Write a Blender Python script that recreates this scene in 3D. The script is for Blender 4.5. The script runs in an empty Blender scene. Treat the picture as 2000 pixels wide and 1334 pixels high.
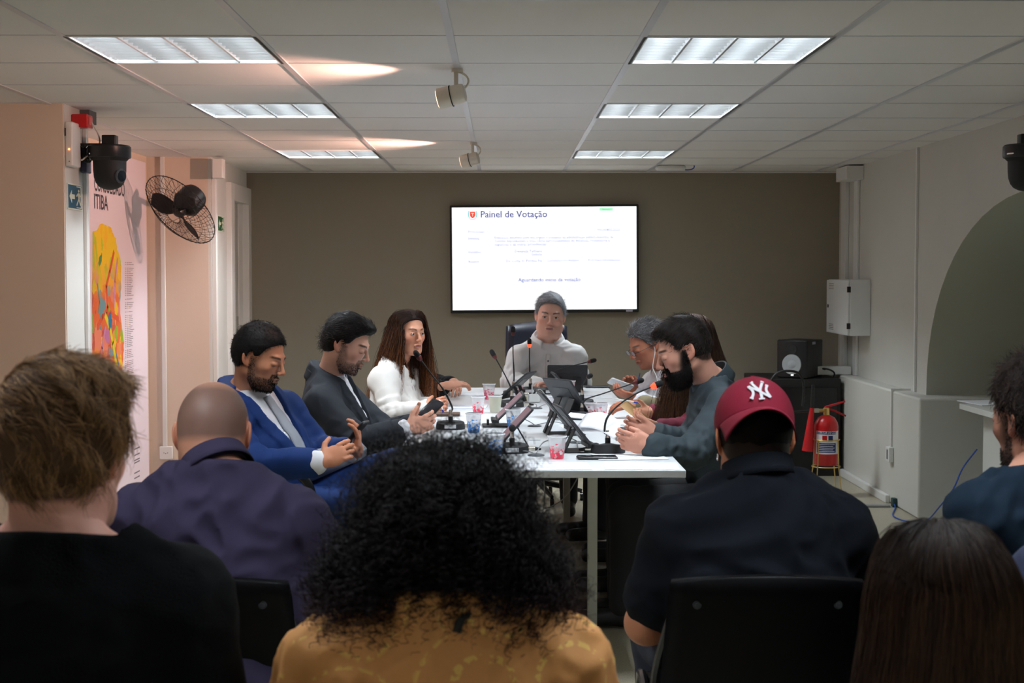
import bpy, bmesh, math, random
import numpy as np
from mathutils import Vector, Matrix, Euler
SC = bpy.context.scene
COL = SC.collection
PI = math.pi

# ------------------------------------------------------------------ camera
F = 2880.0                       # focal length in pixels of the 2000 px frame
PITCH = math.atan(130 / F)
YAW = -math.atan(18 / F)
CAMZ = 1.42
cd = bpy.data.cameras.new('camera'); cam = bpy.data.objects.new('camera', cd); COL.objects.link(cam)
cam.location = (0, 0, CAMZ)
cam.rotation_euler = (PI / 2 - PITCH, 0, YAW)
cd.sensor_width = 36; cd.lens = 36 * F / 2000; cd.clip_start = .05
cd.dof.use_dof = True; cd.dof.focus_distance = 6.6; cd.dof.aperture_fstop = 9
SC.camera = cam
_R = cam.rotation_euler.to_matrix()

def at(px, py, D):
    """world point seen at pixel (px,py) at room depth y = D"""
    d = _R @ Vector(((px - 1000) / F, -(py - 667) / F, -1))
    return Vector((0, 0, CAMZ)) + d * (D / d.y)
def onz(px, py, z):
    d = _R @ Vector(((px - 1000) / F, -(py - 667) / F, -1))
    return Vector((0, 0, CAMZ)) + d * ((z - CAMZ) / d.z)

# ------------------------------------------------------------------ light and exposure
SC.view_settings.view_transform = 'Standard'
SC.view_settings.look = 'None'
SC.view_settings.exposure = 0.0
SC.view_settings.gamma = 1
SC.view_settings.use_curve_mapping = False
w = bpy.data.worlds.new('world'); SC.world = w; w.use_nodes = True
w.node_tree.nodes['Background'].inputs[0].default_value = (.75, .85, 1, 1)
w.node_tree.nodes['Background'].inputs[1].default_value = 0.05
E_TUBE = 5.2           # watts of one ceiling fluorescent strip
COOL = (.86, .94, 1.0)
WARM = (1.0, .54, .42)
CEIL = 2.192; WALLY = 11.05; XL = -1.91; XR = 2.52; TZ = .74

# ------------------------------------------------------------------ materials
MATS = {}
def mat(name, col, rough=.6, metal=0, bump=0, bscale=60, var=0, vscale=8, emit=None, es=1, alpha=None, spec=.5,
        sheen=0, coat=0, trans=0, ior=1.45, stretch=None, sss=0):
    if name in MATS: return MATS[name]
    m = bpy.data.materials.new(name); m.use_nodes = True
    nt = m.node_tree; b = nt.nodes['Principled BSDF']
    c = (*col, 1) if len(col) == 3 else col
    b.inputs['Base Color'].default_value = c
    b.inputs['Roughness'].default_value = rough
    b.inputs['Metallic'].default_value = metal
    b.inputs['Specular IOR Level'].default_value = spec
    b.inputs['IOR'].default_value = ior
    if sheen: b.inputs['Sheen Weight'].default_value = sheen
    if coat: b.inputs['Coat Weight'].default_value = coat
    if trans: b.inputs['Transmission Weight'].default_value = trans
    if sss:
        b.inputs['Subsurface Weight'].default_value = sss
        b.inputs['Subsurface Radius'].default_value = (.012, .004, .002); b.inputs['Subsurface Scale'].default_value = 1
    if alpha is not None: b.inputs['Alpha'].default_value = alpha
    if emit:
        b.inputs['Emission Color'].default_value = (*emit, 1); b.inputs['Emission Strength'].default_value = es
    tc = nt.nodes.new('ShaderNodeTexCoord')
    src = tc.outputs['Object']
    if stretch:
        mp = nt.nodes.new('ShaderNodeMapping'); mp.inputs['Scale'].default_value = stretch
        nt.links.new(src, mp.inputs['Vector']); src = mp.outputs['Vector']
    if bump:
        n = nt.nodes.new('ShaderNodeTexNoise'); n.inputs['Scale'].default_value = bscale; n.inputs['Detail'].default_value = 4
        nt.links.new(src, n.inputs['Vector'])
        bp = nt.nodes.new('ShaderNodeBump'); bp.inputs['Strength'].default_value = bump; bp.inputs['Distance'].default_value = .004
        nt.links.new(n.outputs['Fac'], bp.inputs['Height']); nt.links.new(bp.outputs['Normal'], b.inputs['Normal'])
    if var:
        n = nt.nodes.new('ShaderNodeTexNoise'); n.inputs['Scale'].default_value = vscale; n.inputs['Detail'].default_value = 5
        nt.links.new(src, n.inputs['Vector'])
        r = nt.nodes.new('ShaderNodeValToRGB')
        r.color_ramp.elements[0].position = .3; r.color_ramp.elements[1].position = .7
        r.color_ramp.elements[0].color = tuple(max(0, x * (1 - var)) for x in c[:3]) + (1,)
        r.color_ramp.elements[1].color = tuple(min(1, x * (1 + var)) for x in c[:3]) + (1,)
        nt.links.new(n.outputs['Fac'], r.inputs['Fac']); nt.links.new(r.outputs['Color'], b.inputs['Base Color'])
    MATS[name] = m
    return m
def s2l(r, g, b):
    f = lambda v: (v / 255 / 12.92) if v <= 10 else ((v / 255 + .055) / 1.055) ** 2.4
    return (f(r), f(g), f(b))
def vcmat(name, rough=.5, spec=.4, sss=0, bump=0, bscale=200, sheen=0, noise=0):
    """material that takes its base colour from the mesh's own colour attribute 'Col'"""
    if name in MATS: return MATS[name]
    m = mat(name, (.5, .5, .5), rough, spec=spec, sss=sss, bump=bump, bscale=bscale, sheen=sheen)
    nt = m.node_tree; a = nt.nodes.new('ShaderNodeAttribute'); a.attribute_name = 'Col'
    nt.links.new(a.outputs['Color'], nt.nodes['Principled BSDF'].inputs['Base Color'])
    return m

# ------------------------------------------------------------------ object helpers
def tag(o, label=None, cat=None, group=None, kind=None):
    if label: o['label'] = label
    if cat: o['category'] = cat
    if group: o['group'] = group
    if kind: o['kind'] = kind
    return o
def empty(name, loc, label, cat, group=None, rz=0):
    o = bpy.data.objects.new(name, None); COL.objects.link(o)
    o.location = loc; o.rotation_euler = (0, 0, rz); o.empty_display_size = .05
    return tag(o, label, cat, group)
def link(name, me, m, parent=None):
    o = bpy.data.objects.new(name, me); COL.objects.link(o)
    if m is not None:
        for x in (m if isinstance(m, (list, tuple)) else [m]): me.materials.append(x)
    if parent is not None: o.parent = parent
    return o
def copy_tree(o, parent=None):
    c = o.copy(); COL.objects.link(c)
    if parent is not None: c.parent = parent
    for ch in list(o.children): copy_tree(ch, c)
    return c
def rotm(rx=0, ry=0, rz=0): return Euler((rx, ry, rz)).to_matrix().to_4x4()
def frame_to(d, up=(0, 0, 1)):
    z = Vector(d).normalized(); u = Vector(up)
    if abs(z.dot(u)) > .98: u = Vector((1, 0, 0))
    x = u.cross(z).normalized(); y = z.cross(x)
    return Matrix((x, y, z)).transposed()

class MB:
    """collects shapes, then links them as ONE mesh object"""
    def __init__(s): s.v = []; s.f = []; s.mi = []; s.cur = 0; s.M = Matrix.Identity(4)
    def add(s, vs, fs):
        n = len(s.v)
        for p in vs: s.v.append(tuple(s.M @ Vector(p)))
        for f in fs: s.f.append(tuple(n + i for i in f)); s.mi.append(s.cur)
        return s
    def box(s, a, b, R=None, c=None):
        x0, y0, z0 = a; x1, y1, z1 = b
        vs = [Vector(p) for p in ((x0,y0,z0),(x1,y0,z0),(x1,y1,z0),(x0,y1,z0),(x0,y0,z1),(x1,y0,z1),(x1,y1,z1),(x0,y1,z1))]
        if R is not None:
            c = Vector(c) if c is not None else Vector(((x0+x1)/2,(y0+y1)/2,(z0+z1)/2))
            vs = [c + R @ (p - c) for p in vs]
        return s.add(vs, [(0,3,2,1),(4,5,6,7),(0,1,5,4),(1,2,6,5),(2,3,7,6),(3,0,4,7)])
    def rbox(s, a, b, r=.005, n=3, axis='z'):
        """box with rounded vertical edges (rounded around `axis`)"""
        ia = 'xyz'.index(axis); o = [i for i in range(3) if i != ia]
        pts = []
        for cx, cy, a0 in ((b[o[0]]-r, b[o[1]]-r, 0), (a[o[0]]+r, b[o[1]]-r, 90), (a[o[0]]+r, a[o[1]]+r, 180), (b[o[0]]-r, a[o[1]]+r, 270)):
            for k in range(n+1):
                t = math.radians(a0 + 90*k/n); pts.append((cx + r*math.cos(t), cy + r*math.sin(t)))
        N = len(pts); vs = []
        e = min(r*.5, (b[ia]-a[ia])*.3)
        cxm, cym = (a[o[0]]+b[o[0]])/2, (a[o[1]]+b[o[1]])/2
        for h, ins in ((a[ia], e), (a[ia]+e, 0), (b[ia]-e, 0), (b[ia], e)):
            for p in pts:
                q = [0,0,0]; q[ia] = h
                q[o[0]] = p[0] - math.copysign(min(ins, abs(p[0]-cxm)), p[0]-cxm); q[o[1]] = p[1] - math.copysign(min(ins, abs(p[1]-cym)), p[1]-cym)
                vs.append(q)
        fs = []
        for L in range(3):
            for i in range(N):
                j = (i+1) % N; fs.append((L*N+i, L*N+j, (L+1)*N+j, (L+1)*N+i))
        fs.append(tuple(range(N-1, -1, -1))); fs.append(tuple(range(3*N, 4*N)))
        if ia == 1: fs = [f[::-1] for f in fs]
        return s.add(vs, fs)
    def lathe(s, prof, n=24, M=None, cap=True):
        """prof: [(r,z)] from bottom to top"""
        vs = []; fs = []
        for r, z in prof:
            for i in range(n):
                t = 2*PI*i/n; p = Vector((r*math.cos(t), r*math.sin(t), z))
                vs.append(M @ p if M is not None else p)
        for L in range(len(prof)-1):
            for i in range(n):
                j = (i+1) % n; fs.append((L*n+i, L*n+j, (L+1)*n+j, (L+1)*n+i))
        if cap:
            fs.append(tuple(range(n-1, -1, -1))); k = (len(prof)-1)*n; fs.append(tuple(range(k, k+n)))
        return s.add(vs, fs)
    def cyl(s, a, b, r, r2=None, n=16):
        a, b = Vector(a), Vector(b); L = (b-a).length
        M = Matrix.Translation(a) @ frame_to(b-a).to_4x4()
        return s.lathe([(r, 0), (r if r2 is None else r2, L)], n, M)
    def tube(s, pts, r, n=8, closed=False, flat=1.0):
        pts = [Vector(p) for p in pts]; N = len(pts)
        rs = r if isinstance(r, (list, tuple)) else [r]*N
        vs = []; up = None; fs = []
        for i, p in enumerate(pts):
            if closed: t = pts[(i+1) % N] - pts[i-1]
            else: t = pts[min(i+1, N-1)] - pts[max(i-1, 0)]
            t.normalize()
            if up is None:
                up = Vector((0,0,1)) if abs(t.z) < .9 else Vector((1,0,0))
            x = up.cross(t); x.normalize(); y = t.cross(x); up = y
            for k in range(n):
                a = 2*PI*k/n; vs.append(p + x*math.cos(a)*rs[i] + y*math.sin(a)*rs[i]*flat)
        for L in range(N if closed else N-1):
            M2 = (L+1) % N
            for i in range(n):
                j = (i+1) % n; fs.append((L*n+i, L*n+j, M2*n+j, M2*n+i))
        if not closed:
            fs.append(tuple(range(n-1, -1, -1))); k = (N-1)*n; fs.append(tuple(range(k, k+n)))
        return s.add(vs, fs)
    def prism(s, poly, a, b, axis='z'):
        """extrude 2D polygon; axis z: poly (x,y); x: poly (y,z); y: poly (x,z)"""
        n = len(poly); vs = []
        for h in (a, b):
            for u, v in poly:
                vs.append({'z': (u, v, h), 'x': (h, u, v), 'y': (u, h, v)}[axis])
        fs = [tuple(range(n-1, -1, -1)), tuple(range(n, 2*n))] + [(i, (i+1) % n, n+(i+1) % n, n+i) for i in range(n)]
        return s.add(vs, fs)
    def sph(s, c, r, n=16, m=10, sc=(1,1,1), R=None):
        vs = []; fs = []
        for j in range(m+1):
            ph = PI*j/m - PI/2
            for i in range(n):
                t = 2*PI*i/n
                p = Vector((r*sc[0]*math.cos(ph)*math.cos(t), r*sc[1]*math.cos(ph)*math.sin(t), r*sc[2]*math.sin(ph)))
                if R is not None: p = R @ p
                vs.append(Vector(c)+p)
        for j in range(m):
            for i in range(n):
                k = (i+1) % n; fs.append((j*n+i, j*n+k, (j+1)*n+k, (j+1)*n+i))
        return s.add(vs, fs)
    def grid(s, fn, nu, nv, closed_u=False):
        vs = [fn(i/(nu if closed_u else nu-1), j/(nv-1)) for j in range(nv) for i in range(nu)]
        fs = []
        for j in range(nv-1):
            for i in range(nu if closed_u else nu-1):
                k = (i+1) % nu; fs.append((j*nu+i, j*nu+k, (j+1)*nu+k, (j+1)*nu+i))
        return s.add(vs, fs)
    def build(s, name, m, parent=None, smooth=True, loc=None, bevel=0, solid=0, fix=False):
        me = bpy.data.meshes.new(name); me.from_pydata(s.v, [], s.f)
        if fix:
            bm = bmesh.new(); bm.from_mesh(me); bmesh.ops.recalc_face_normals(bm, faces=bm.faces); bm.to_mesh(me); bm.free()
        if any(s.mi): me.polygons.foreach_set('material_index', s.mi)
        o = link(name, me, m, parent)
        if smooth:
            me.polygons.foreach_set('use_smooth', [True]*len(me.polygons))
            me.set_sharp_from_angle(angle=math.radians(38))
        if loc is not None: o.location = loc
        if solid:
            sm = o.modifiers.new('s', 'SOLIDIFY'); sm.thickness = solid; sm.offset = 0
        if bevel:
            bv = o.modifiers.new('b', 'BEVEL'); bv.width = bevel; bv.segments = 2; bv.limit_method = 'ANGLE'; bv.angle_limit = .7
        return o
def bez(p0, p1, p2, p3, n=16):
    p0, p1, p2, p3 = map(Vector, (p0, p1, p2, p3)); o = []
    for i in range(n):
        t = i/(n-1); u = 1-t
        o.append(p0*u**3 + p1*3*u*u*t + p2*3*u*t*t + p3*t**3)
    return o
def smoothpath(pts, k=6):
    pts = [Vector(p) for p in pts]; o = []
    for i in range(len(pts)-1):
        p0 = pts[max(i-1, 0)]; p1 = pts[i]; p2 = pts[i+1]; p3 = pts[min(i+2, len(pts)-1)]
        for j in range(k):
            t = j/k
            o.append(.5*((2*p1) + (p2-p0)*t + (2*p0-5*p1+4*p2-p3)*t*t + (3*p1-p0-3*p2+p3)*t**3))
    o.append(pts[-1]); return o
def text_mesh(body, size, mirror=False, align='LEFT', sx=1, depth=0.0, res=2):
    """returns (verts, faces) of a line of text in the xy plane"""
    cu = bpy.data.curves.new('t', 'FONT'); cu.body = body; cu.size = size; cu.align_x = align; cu.resolution_u = res
    cu.extrude = depth; cu.offset = .012*size
    o = bpy.data.objects.new('t', cu); COL.objects.link(o)
    dg = bpy.context.evaluated_depsgraph_get(); ev = o.evaluated_get(dg); me = ev.to_mesh()
    vs = [(v.co.x*sx, v.co.y, v.co.z) for v in me.vertices]; fs = [tuple(p.vertices) for p in me.polygons]
    ev.to_mesh_clear(); bpy.data.objects.remove(o); bpy.data.curves.remove(cu)
    return vs, fs
def struct(o): o['kind'] = 'structure'; return o
# ------------------------------------------------------------------ room shell
M_ceil = mat('ceiling_tile', s2l(228, 226, 222), .9, bump=.15, bscale=220)
M_grid = mat('ceiling_grid', s2l(205, 206, 210), .35, metal=.3)
M_white = mat('white_paint', s2l(212, 213, 208), .7, bump=.06, bscale=90)
M_rwall = mat('wall_paint_white', s2l(200, 200, 193), .75, bump=.08, bscale=70, var=.015, vscale=3)
M_beige = mat('wall_paint_beige', s2l(216, 199, 182), .8, bump=.08, bscale=80)
M_taupe = mat('wall_paint_taupe', s2l(142, 134, 119), .85, bump=.08, bscale=80)
M_door = mat('door_paint', s2l(186, 189, 182), .5)
M_green = mat('alcove_paint', s2l(190, 192, 178), .8, bump=.08, bscale=70)
M_duct = mat('duct_plastic', s2l(222, 223, 220), .4)
M_dark = mat('dark_gap', (.01, .01, .01), .9)

def floor_mat():
    m = mat('floor_vinyl', s2l(178, 171, 150), .35, bump=.03, bscale=40, var=.04, vscale=3)
    nt = m.node_tree
    # speckle
    n = nt.nodes.new('ShaderNodeTexNoise'); n.inputs['Scale'].default_value = 160; n.inputs['Detail'].default_value = 2
    mx = nt.nodes.new('ShaderNodeMixRGB'); mx.blend_type = 'MULTIPLY'; mx.inputs[0].default_value = .22
    b = nt.nodes['Principled BSDF']; src = b.inputs['Base Color'].links[0].from_socket
    r = nt.nodes.new('ShaderNodeValToRGB'); r.color_ramp.elements[0].position = .42; r.color_ramp.elements[1].position = .58
    tc = [x for x in nt.nodes if x.type == 'TEX_COORD'][0]
    nt.links.new(tc.outputs['Object'], n.inputs['Vector']); nt.links.new(n.outputs['Fac'], r.inputs['Fac'])
    nt.links.new(src, mx.inputs[1]); nt.links.new(r.outputs['Color'], mx.inputs[2]); nt.links.new(mx.outputs[0], b.inputs['Base Color'])
    return m
YB = -1.5   # room continues behind the camera
struct(MB().box((-3.6, YB, -.1), (4.2, WALLY+.2, 0)).build('floor', floor_mat()))
# left side: two pillars with a recess (poster) between them
XP1 = at(125, 400, 6.7).x; XP2 = at(416, 400, 9.7).x; XPW = -2.33
struct(MB().box((-3.6, 6.7, 0), (XP1, 7.03, CEIL)).build('wall_left_pillar', M_beige))
struct(MB().box((XP1, 6.71, 0), (XP1+.004, 6.99, CEIL)).build('wall_lit_side', M_white))  # white skin on the beige pillar's side face, painting it as brightly lit
struct(MB().box((-2.5, 7.03, 0), (XPW, 9.7, CEIL)).build('wall_left_recess', M_beige))
p2 = MB().box((-2.5, 9.7, 0), (XL-.02, 10.24, CEIL)).box((-2.5, 10.24, 2.0), (XL-.02, WALLY+.2, CEIL)).box((-2.5, 10.24, 0), (XL-.1, WALLY+.2, 2.0))
struct(p2.build('wall_left_door', M_beige))
struct(MB().box((XL-.02, 9.701, 0), (XL, 10.24, CEIL)).box((XL-.02, 10.24, 2.0), (XL, WALLY, CEIL)).build('trim_2', M_white))
struct(MB().box((-3.7, YB, 0), (-3.6, 6.7, CEIL)).build('wall_left', M_beige))
struct(MB().box((XL-.4, WALLY, 0), (4.2, WALLY+.15, CEIL)).build('wall_back', M_taupe))
struct(MB().box((-3.7, YB-.1, 0), (4.2, YB, CEIL)).build('wall_rear', M_beige))
# vertical seam on the front pillar (cable duct on its face)
# door on the left
dd = empty('door_1', (XL, 10.65, 0), 'white double door with frame in the left wall by the dark back wall', 'door')
struct(dd)
fr = MB()
for a, b in (((-.06, -.41, 0), (.035, -.29, 2.06)), ((-.06, .28, 0), (.035, .40, 2.06)), ((-.06, -.29, 1.94), (.035, .28, 2.06))): fr.box(a, b)
fr.build('door_frame', M_duct, dd, bevel=.004)
leafm = MB().box((-.05, -.29, .01), (-.02, .12, 1.94)).build('door_leaf', M_door, dd)
MB().box((-.05, .125, .01), (-.012, .28, 1.94)).build('door_leaf', M_duct, dd)
hm = mat('chrome', (.7, .7, .7), .2, metal=1)
MB().box((-.02, .05, .93), (-.012, .09, 1.12)).cyl((-.012, .07, 1.05), (.03, .07, 1.05), .008).cyl((.03, .07, 1.05), (.03, -.03, 1.05), .008).build('door_handle', hm, leafm)

# right side: upper wall with arched opening, bench ledge below
AY0, ASP, ATOP, AYC = 8.74, .706, 1.83, 7.0     # far springing point, springing height, crown height, centre
def arch(n=28):
    a = AY0-AYC; pts = []
    for i in range(n+1):
        t = PI*i/n
        pts.append((AYC + a*math.cos(t), ASP + (ATOP-ASP)*(max(math.sin(t), 0)**.92)))
    return pts
ap = arch()
poly_top = [(WALLY+.1, CEIL), (WALLY+.1, ASP)] + ap + [(AYC-(AY0-AYC), 0), (YB, 0), (YB, CEIL)]
w_ = MB()
# wall slab with arch as quads between arch and ceiling
def slab(x, flip):
    n = len(ap)
    vs = []; fs = []
    for (y, z) in ap: vs += [(x, y, z), (x, y, CEIL)]
    for i in range(n-1):
        q = (2*i, 2*i+1, 2*i+3, 2*i+2); fs.append(q if flip else q[::-1])
    w_.add(vs, fs)
slab(XR, False)
y1 = AYC-(AY0-AYC)
w_.add([(XR, AY0, 0), (XR, WALLY, 0), (XR, WALLY, CEIL), (XR, AY0, CEIL)], [(0, 3, 2, 1)])
w_.add([(XR, YB, 0), (XR, y1, 0), (XR, y1, CEIL), (XR, YB, CEIL)], [(0, 3, 2, 1)])
struct(w_.build('wall_right', M_rwall, fix=False))
# vault of the alcove (runs away to the right), its back wall
v_ = MB(); vs = []; fs = []
for (y, z) in ap: vs += [(XR, y, z), (4.0, y, z)]
for i in range(len(ap)-1): fs.append((2*i, 2*i+1, 2*i+3, 2*i+2))
v_.add(vs, fs)
v_.add([(XR, y1, 0), (4.0, y1, 0), (4.0, y1, ASP), (XR, y1, ASP)], [(0, 1, 2, 3)])
v_.box((4.0, y1-.1, 0), (4.1, AY0+.1, CEIL))
struct(v_.build('wall_alcove', M_green))
XLG = at(1794, 900, 8.5).x
struct(MB().prism([(XLG, 8.5), (4.0, 8.5), (4.0, WALLY), (XLG, WALLY)], 0, ASP).build('wall_bench', M_rwall, bevel=.012))
# ceiling slab with holes for luminaires (built as tiles laid in a grid)
GX = [-.17 + .625*k for k in range(-6, 8)]
GY = [4.80 + .6225*k for k in range(-11, 11)]
FIX = [(gx, r) for gx in (-1.42, .455) for r in (0, 3, 7, -4, -8)]  # rearmost row is added, unseen, to brighten the backs of the audience
def isfix(x0, r): return any(abs(x0-fx) < .05 and r == fr_ for fx, fr_ in FIX)
c_ = MB()
for i in range(len(GX)-1):
    for j in range(len(GY)-1):
        r = j-11
        if isfix(GX[i], r): continue
        x0, x1, y0, y1_ = GX[i], GX[i+1], GY[j], GY[j+1]
        c_.add([(x0, y0, CEIL), (x1, y0, CEIL), (x1, y1_, CEIL), (x0, y1_, CEIL)], [(0, 3, 2, 1)])
c_.box((-4, YB-.2, CEIL+.25), (4.5, WALLY+.3, CEIL+.3))
struct(c_.build('ceiling', M_ceil))
g_ = MB()
for x in GX: g_.box((x-.012, YB, CEIL-.004), (x+.012, WALLY, CEIL+.002))
for y in GY[:-1]: g_.box((-3.6, y-.0045, CEIL-.0015), (4.0, y+.0045, CEIL+.002))
struct(g_.build('trim_ceiling_grid', M_grid))
# wall angle at the ceiling edge
struct(MB().box((XL, WALLY-.012, CEIL-.012), (XR, WALLY, CEIL)).build('trim_3', M_ceil))

# luminaires
M_refl = mat('mirror_louvre', (.9, .93, .95), .3, metal=1)
M_tube = mat('fluorescent_tube', (1, 1, 1), .5, emit=(.9, .96, 1.0), es=9)
M_fbox = mat('fixture_white', (.85, .86, .86), .4)
def make_fixture():
    r = empty('ceiling_light', (0, 0, CEIL), '', 'ceiling light', 'square louvred fluorescent lights in the ceiling')
    w = .60; d = .595; h = .085
    b = MB()
    b.box((-w/2, -d/2, h), (w/2, d/2, h+.01))
    for sx in (-1, 1): b.box((sx*w/2-.004, -d/2, 0), (sx*w/2+.004, d/2, h))
    for sy in (-1, 1): b.box((-w/2, sy*d/2-.004, 0), (w/2, sy*d/2+.004, h))
    b.build('housing', M_fbox, r, smooth=False)
    f = MB()
    for sx in (-1, 1): f.box((sx*(w/2+.004)-.008, -d/2-.012, -.004), (sx*(w/2+.004)+.008, d/2+.012, .004))
    for sy in (-1, 1): f.box((-w/2-.012, sy*(d/2+.002)-.009, -.004), (w/2+.012, sy*(d/2+.002)+.009, .004))
    f.build('frame', M_fbox, r, smooth=False)
    # V shaped long reflectors between the four tubes
    lv = MB(); cw = w/4
    for k in range(5):
        x = -w/2 + k*cw
        lv.prism([(x-.004, 0), (x+.004, 0), (x+.018, .06), (x-.018, .06)], -d/2, d/2, 'y')
    for j in range(9):
        y = -d/2 + d*(j+.5)/9
        lv.prism([(y-.0015, .004), (y+.0015, .004), (y+.008, .045), (y-.008, .045)], -w/2, w/2, 'x')
    lv.build('louvre', M_refl, r, smooth=False)
    t = MB()
    for k in range(4):
        x = -w/2 + (k+.5)*cw
        t.cyl((x, -d/2+.01, .066), (x, d/2-.01, .066), .008, n=10)
    t.build('tube', M_tube, r)
    return r
fx0 = make_fixture()
FL = {(-1.42, 0): 'nearest louvred ceiling light of the left row, the largest seen there',
      (-1.42, 3): 'middle louvred ceiling light of the left row', (-1.42, 7): 'farthest louvred ceiling light of the left row, near the dark back wall',
      (.455, 0): 'nearest louvred ceiling light of the right row, the largest seen there', (.455, 3): 'middle louvred ceiling light of the right row',
      (.455, 7): 'farthest louvred ceiling light of the right row, near the dark back wall',
      (-1.42, -8): 'added louvred ceiling light behind the audience on the left, out of frame, brightening their backs', (.455, -8): 'added louvred ceiling light behind the audience on the right, out of frame, brightening their backs',
      (-1.42, -4): 'louvred ceiling light over the audience on the left, out of frame', (.455, -4): 'louvred ceiling light over the audience on the right, out of frame'}
for i, (x, r) in enumerate(FIX):
    o = fx0 if i == 0 else copy_tree(fx0)
    cx = x+.3125; cy = 4.80+.6225*(r+.5)
    o.location = (cx, cy, CEIL); o['label'] = FL[(x, r)]
    for k in range(4):
        ld = bpy.data.lights.new('tube_light', 'AREA'); ld.shape = 'RECTANGLE'; ld.size = .03; ld.size_y = .57
        ld.energy = E_TUBE*{-4: .8, -8: .4}.get(r, 1); ld.color = COOL
        lo = bpy.data.objects.new('tube_light', ld); COL.objects.link(lo); lo.parent = o; lo.location = (-.3+.15*(k+.5), 0, .055)
# ------------------------------------------------------------------ things on the walls and ceiling
M_black = mat('black_plastic', (.012, .012, .014), .35)
M_blackm = mat('black_matt', (.010, .010, .011), .65)
M_red = mat('red_paint', s2l(190, 12, 20), .3, coat=.3)
M_brass = mat('brass', (.75, .55, .2), .3, metal=1)
M_chrome = MATS['chrome']
M_nickel = mat('nickel_connector', (.72, .68, .6), .25, metal=1)
M_paper = mat('paper', s2l(238, 240, 245), .8)
M_ink = mat('print_ink', (.06, .06, .08), .8)
M_steelw = mat('cabinet_enamel', s2l(222, 226, 226), .4)
M_lens = mat('lens_glass', (.005, .006, .01), .05, coat=1)
M_blueg = mat('blue_grey_plastic', s2l(70, 76, 105), .4)
M_signb = mat('sign_blue', s2l(22, 88, 118), .5)
M_signg = mat('sign_green', s2l(20, 90, 50), .5)
M_signw = mat('sign_cream', s2l(226, 234, 214), .6)
M_cable = mat('white_cable', (.62, .62, .6), .5)
M_cableg = mat('grey_cable', (.25, .25, .26), .5)
M_cableb = mat('blue_cable', s2l(40, 80, 170), .5)
M_track = mat('spot_enamel', s2l(226, 216, 200), .4)

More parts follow.
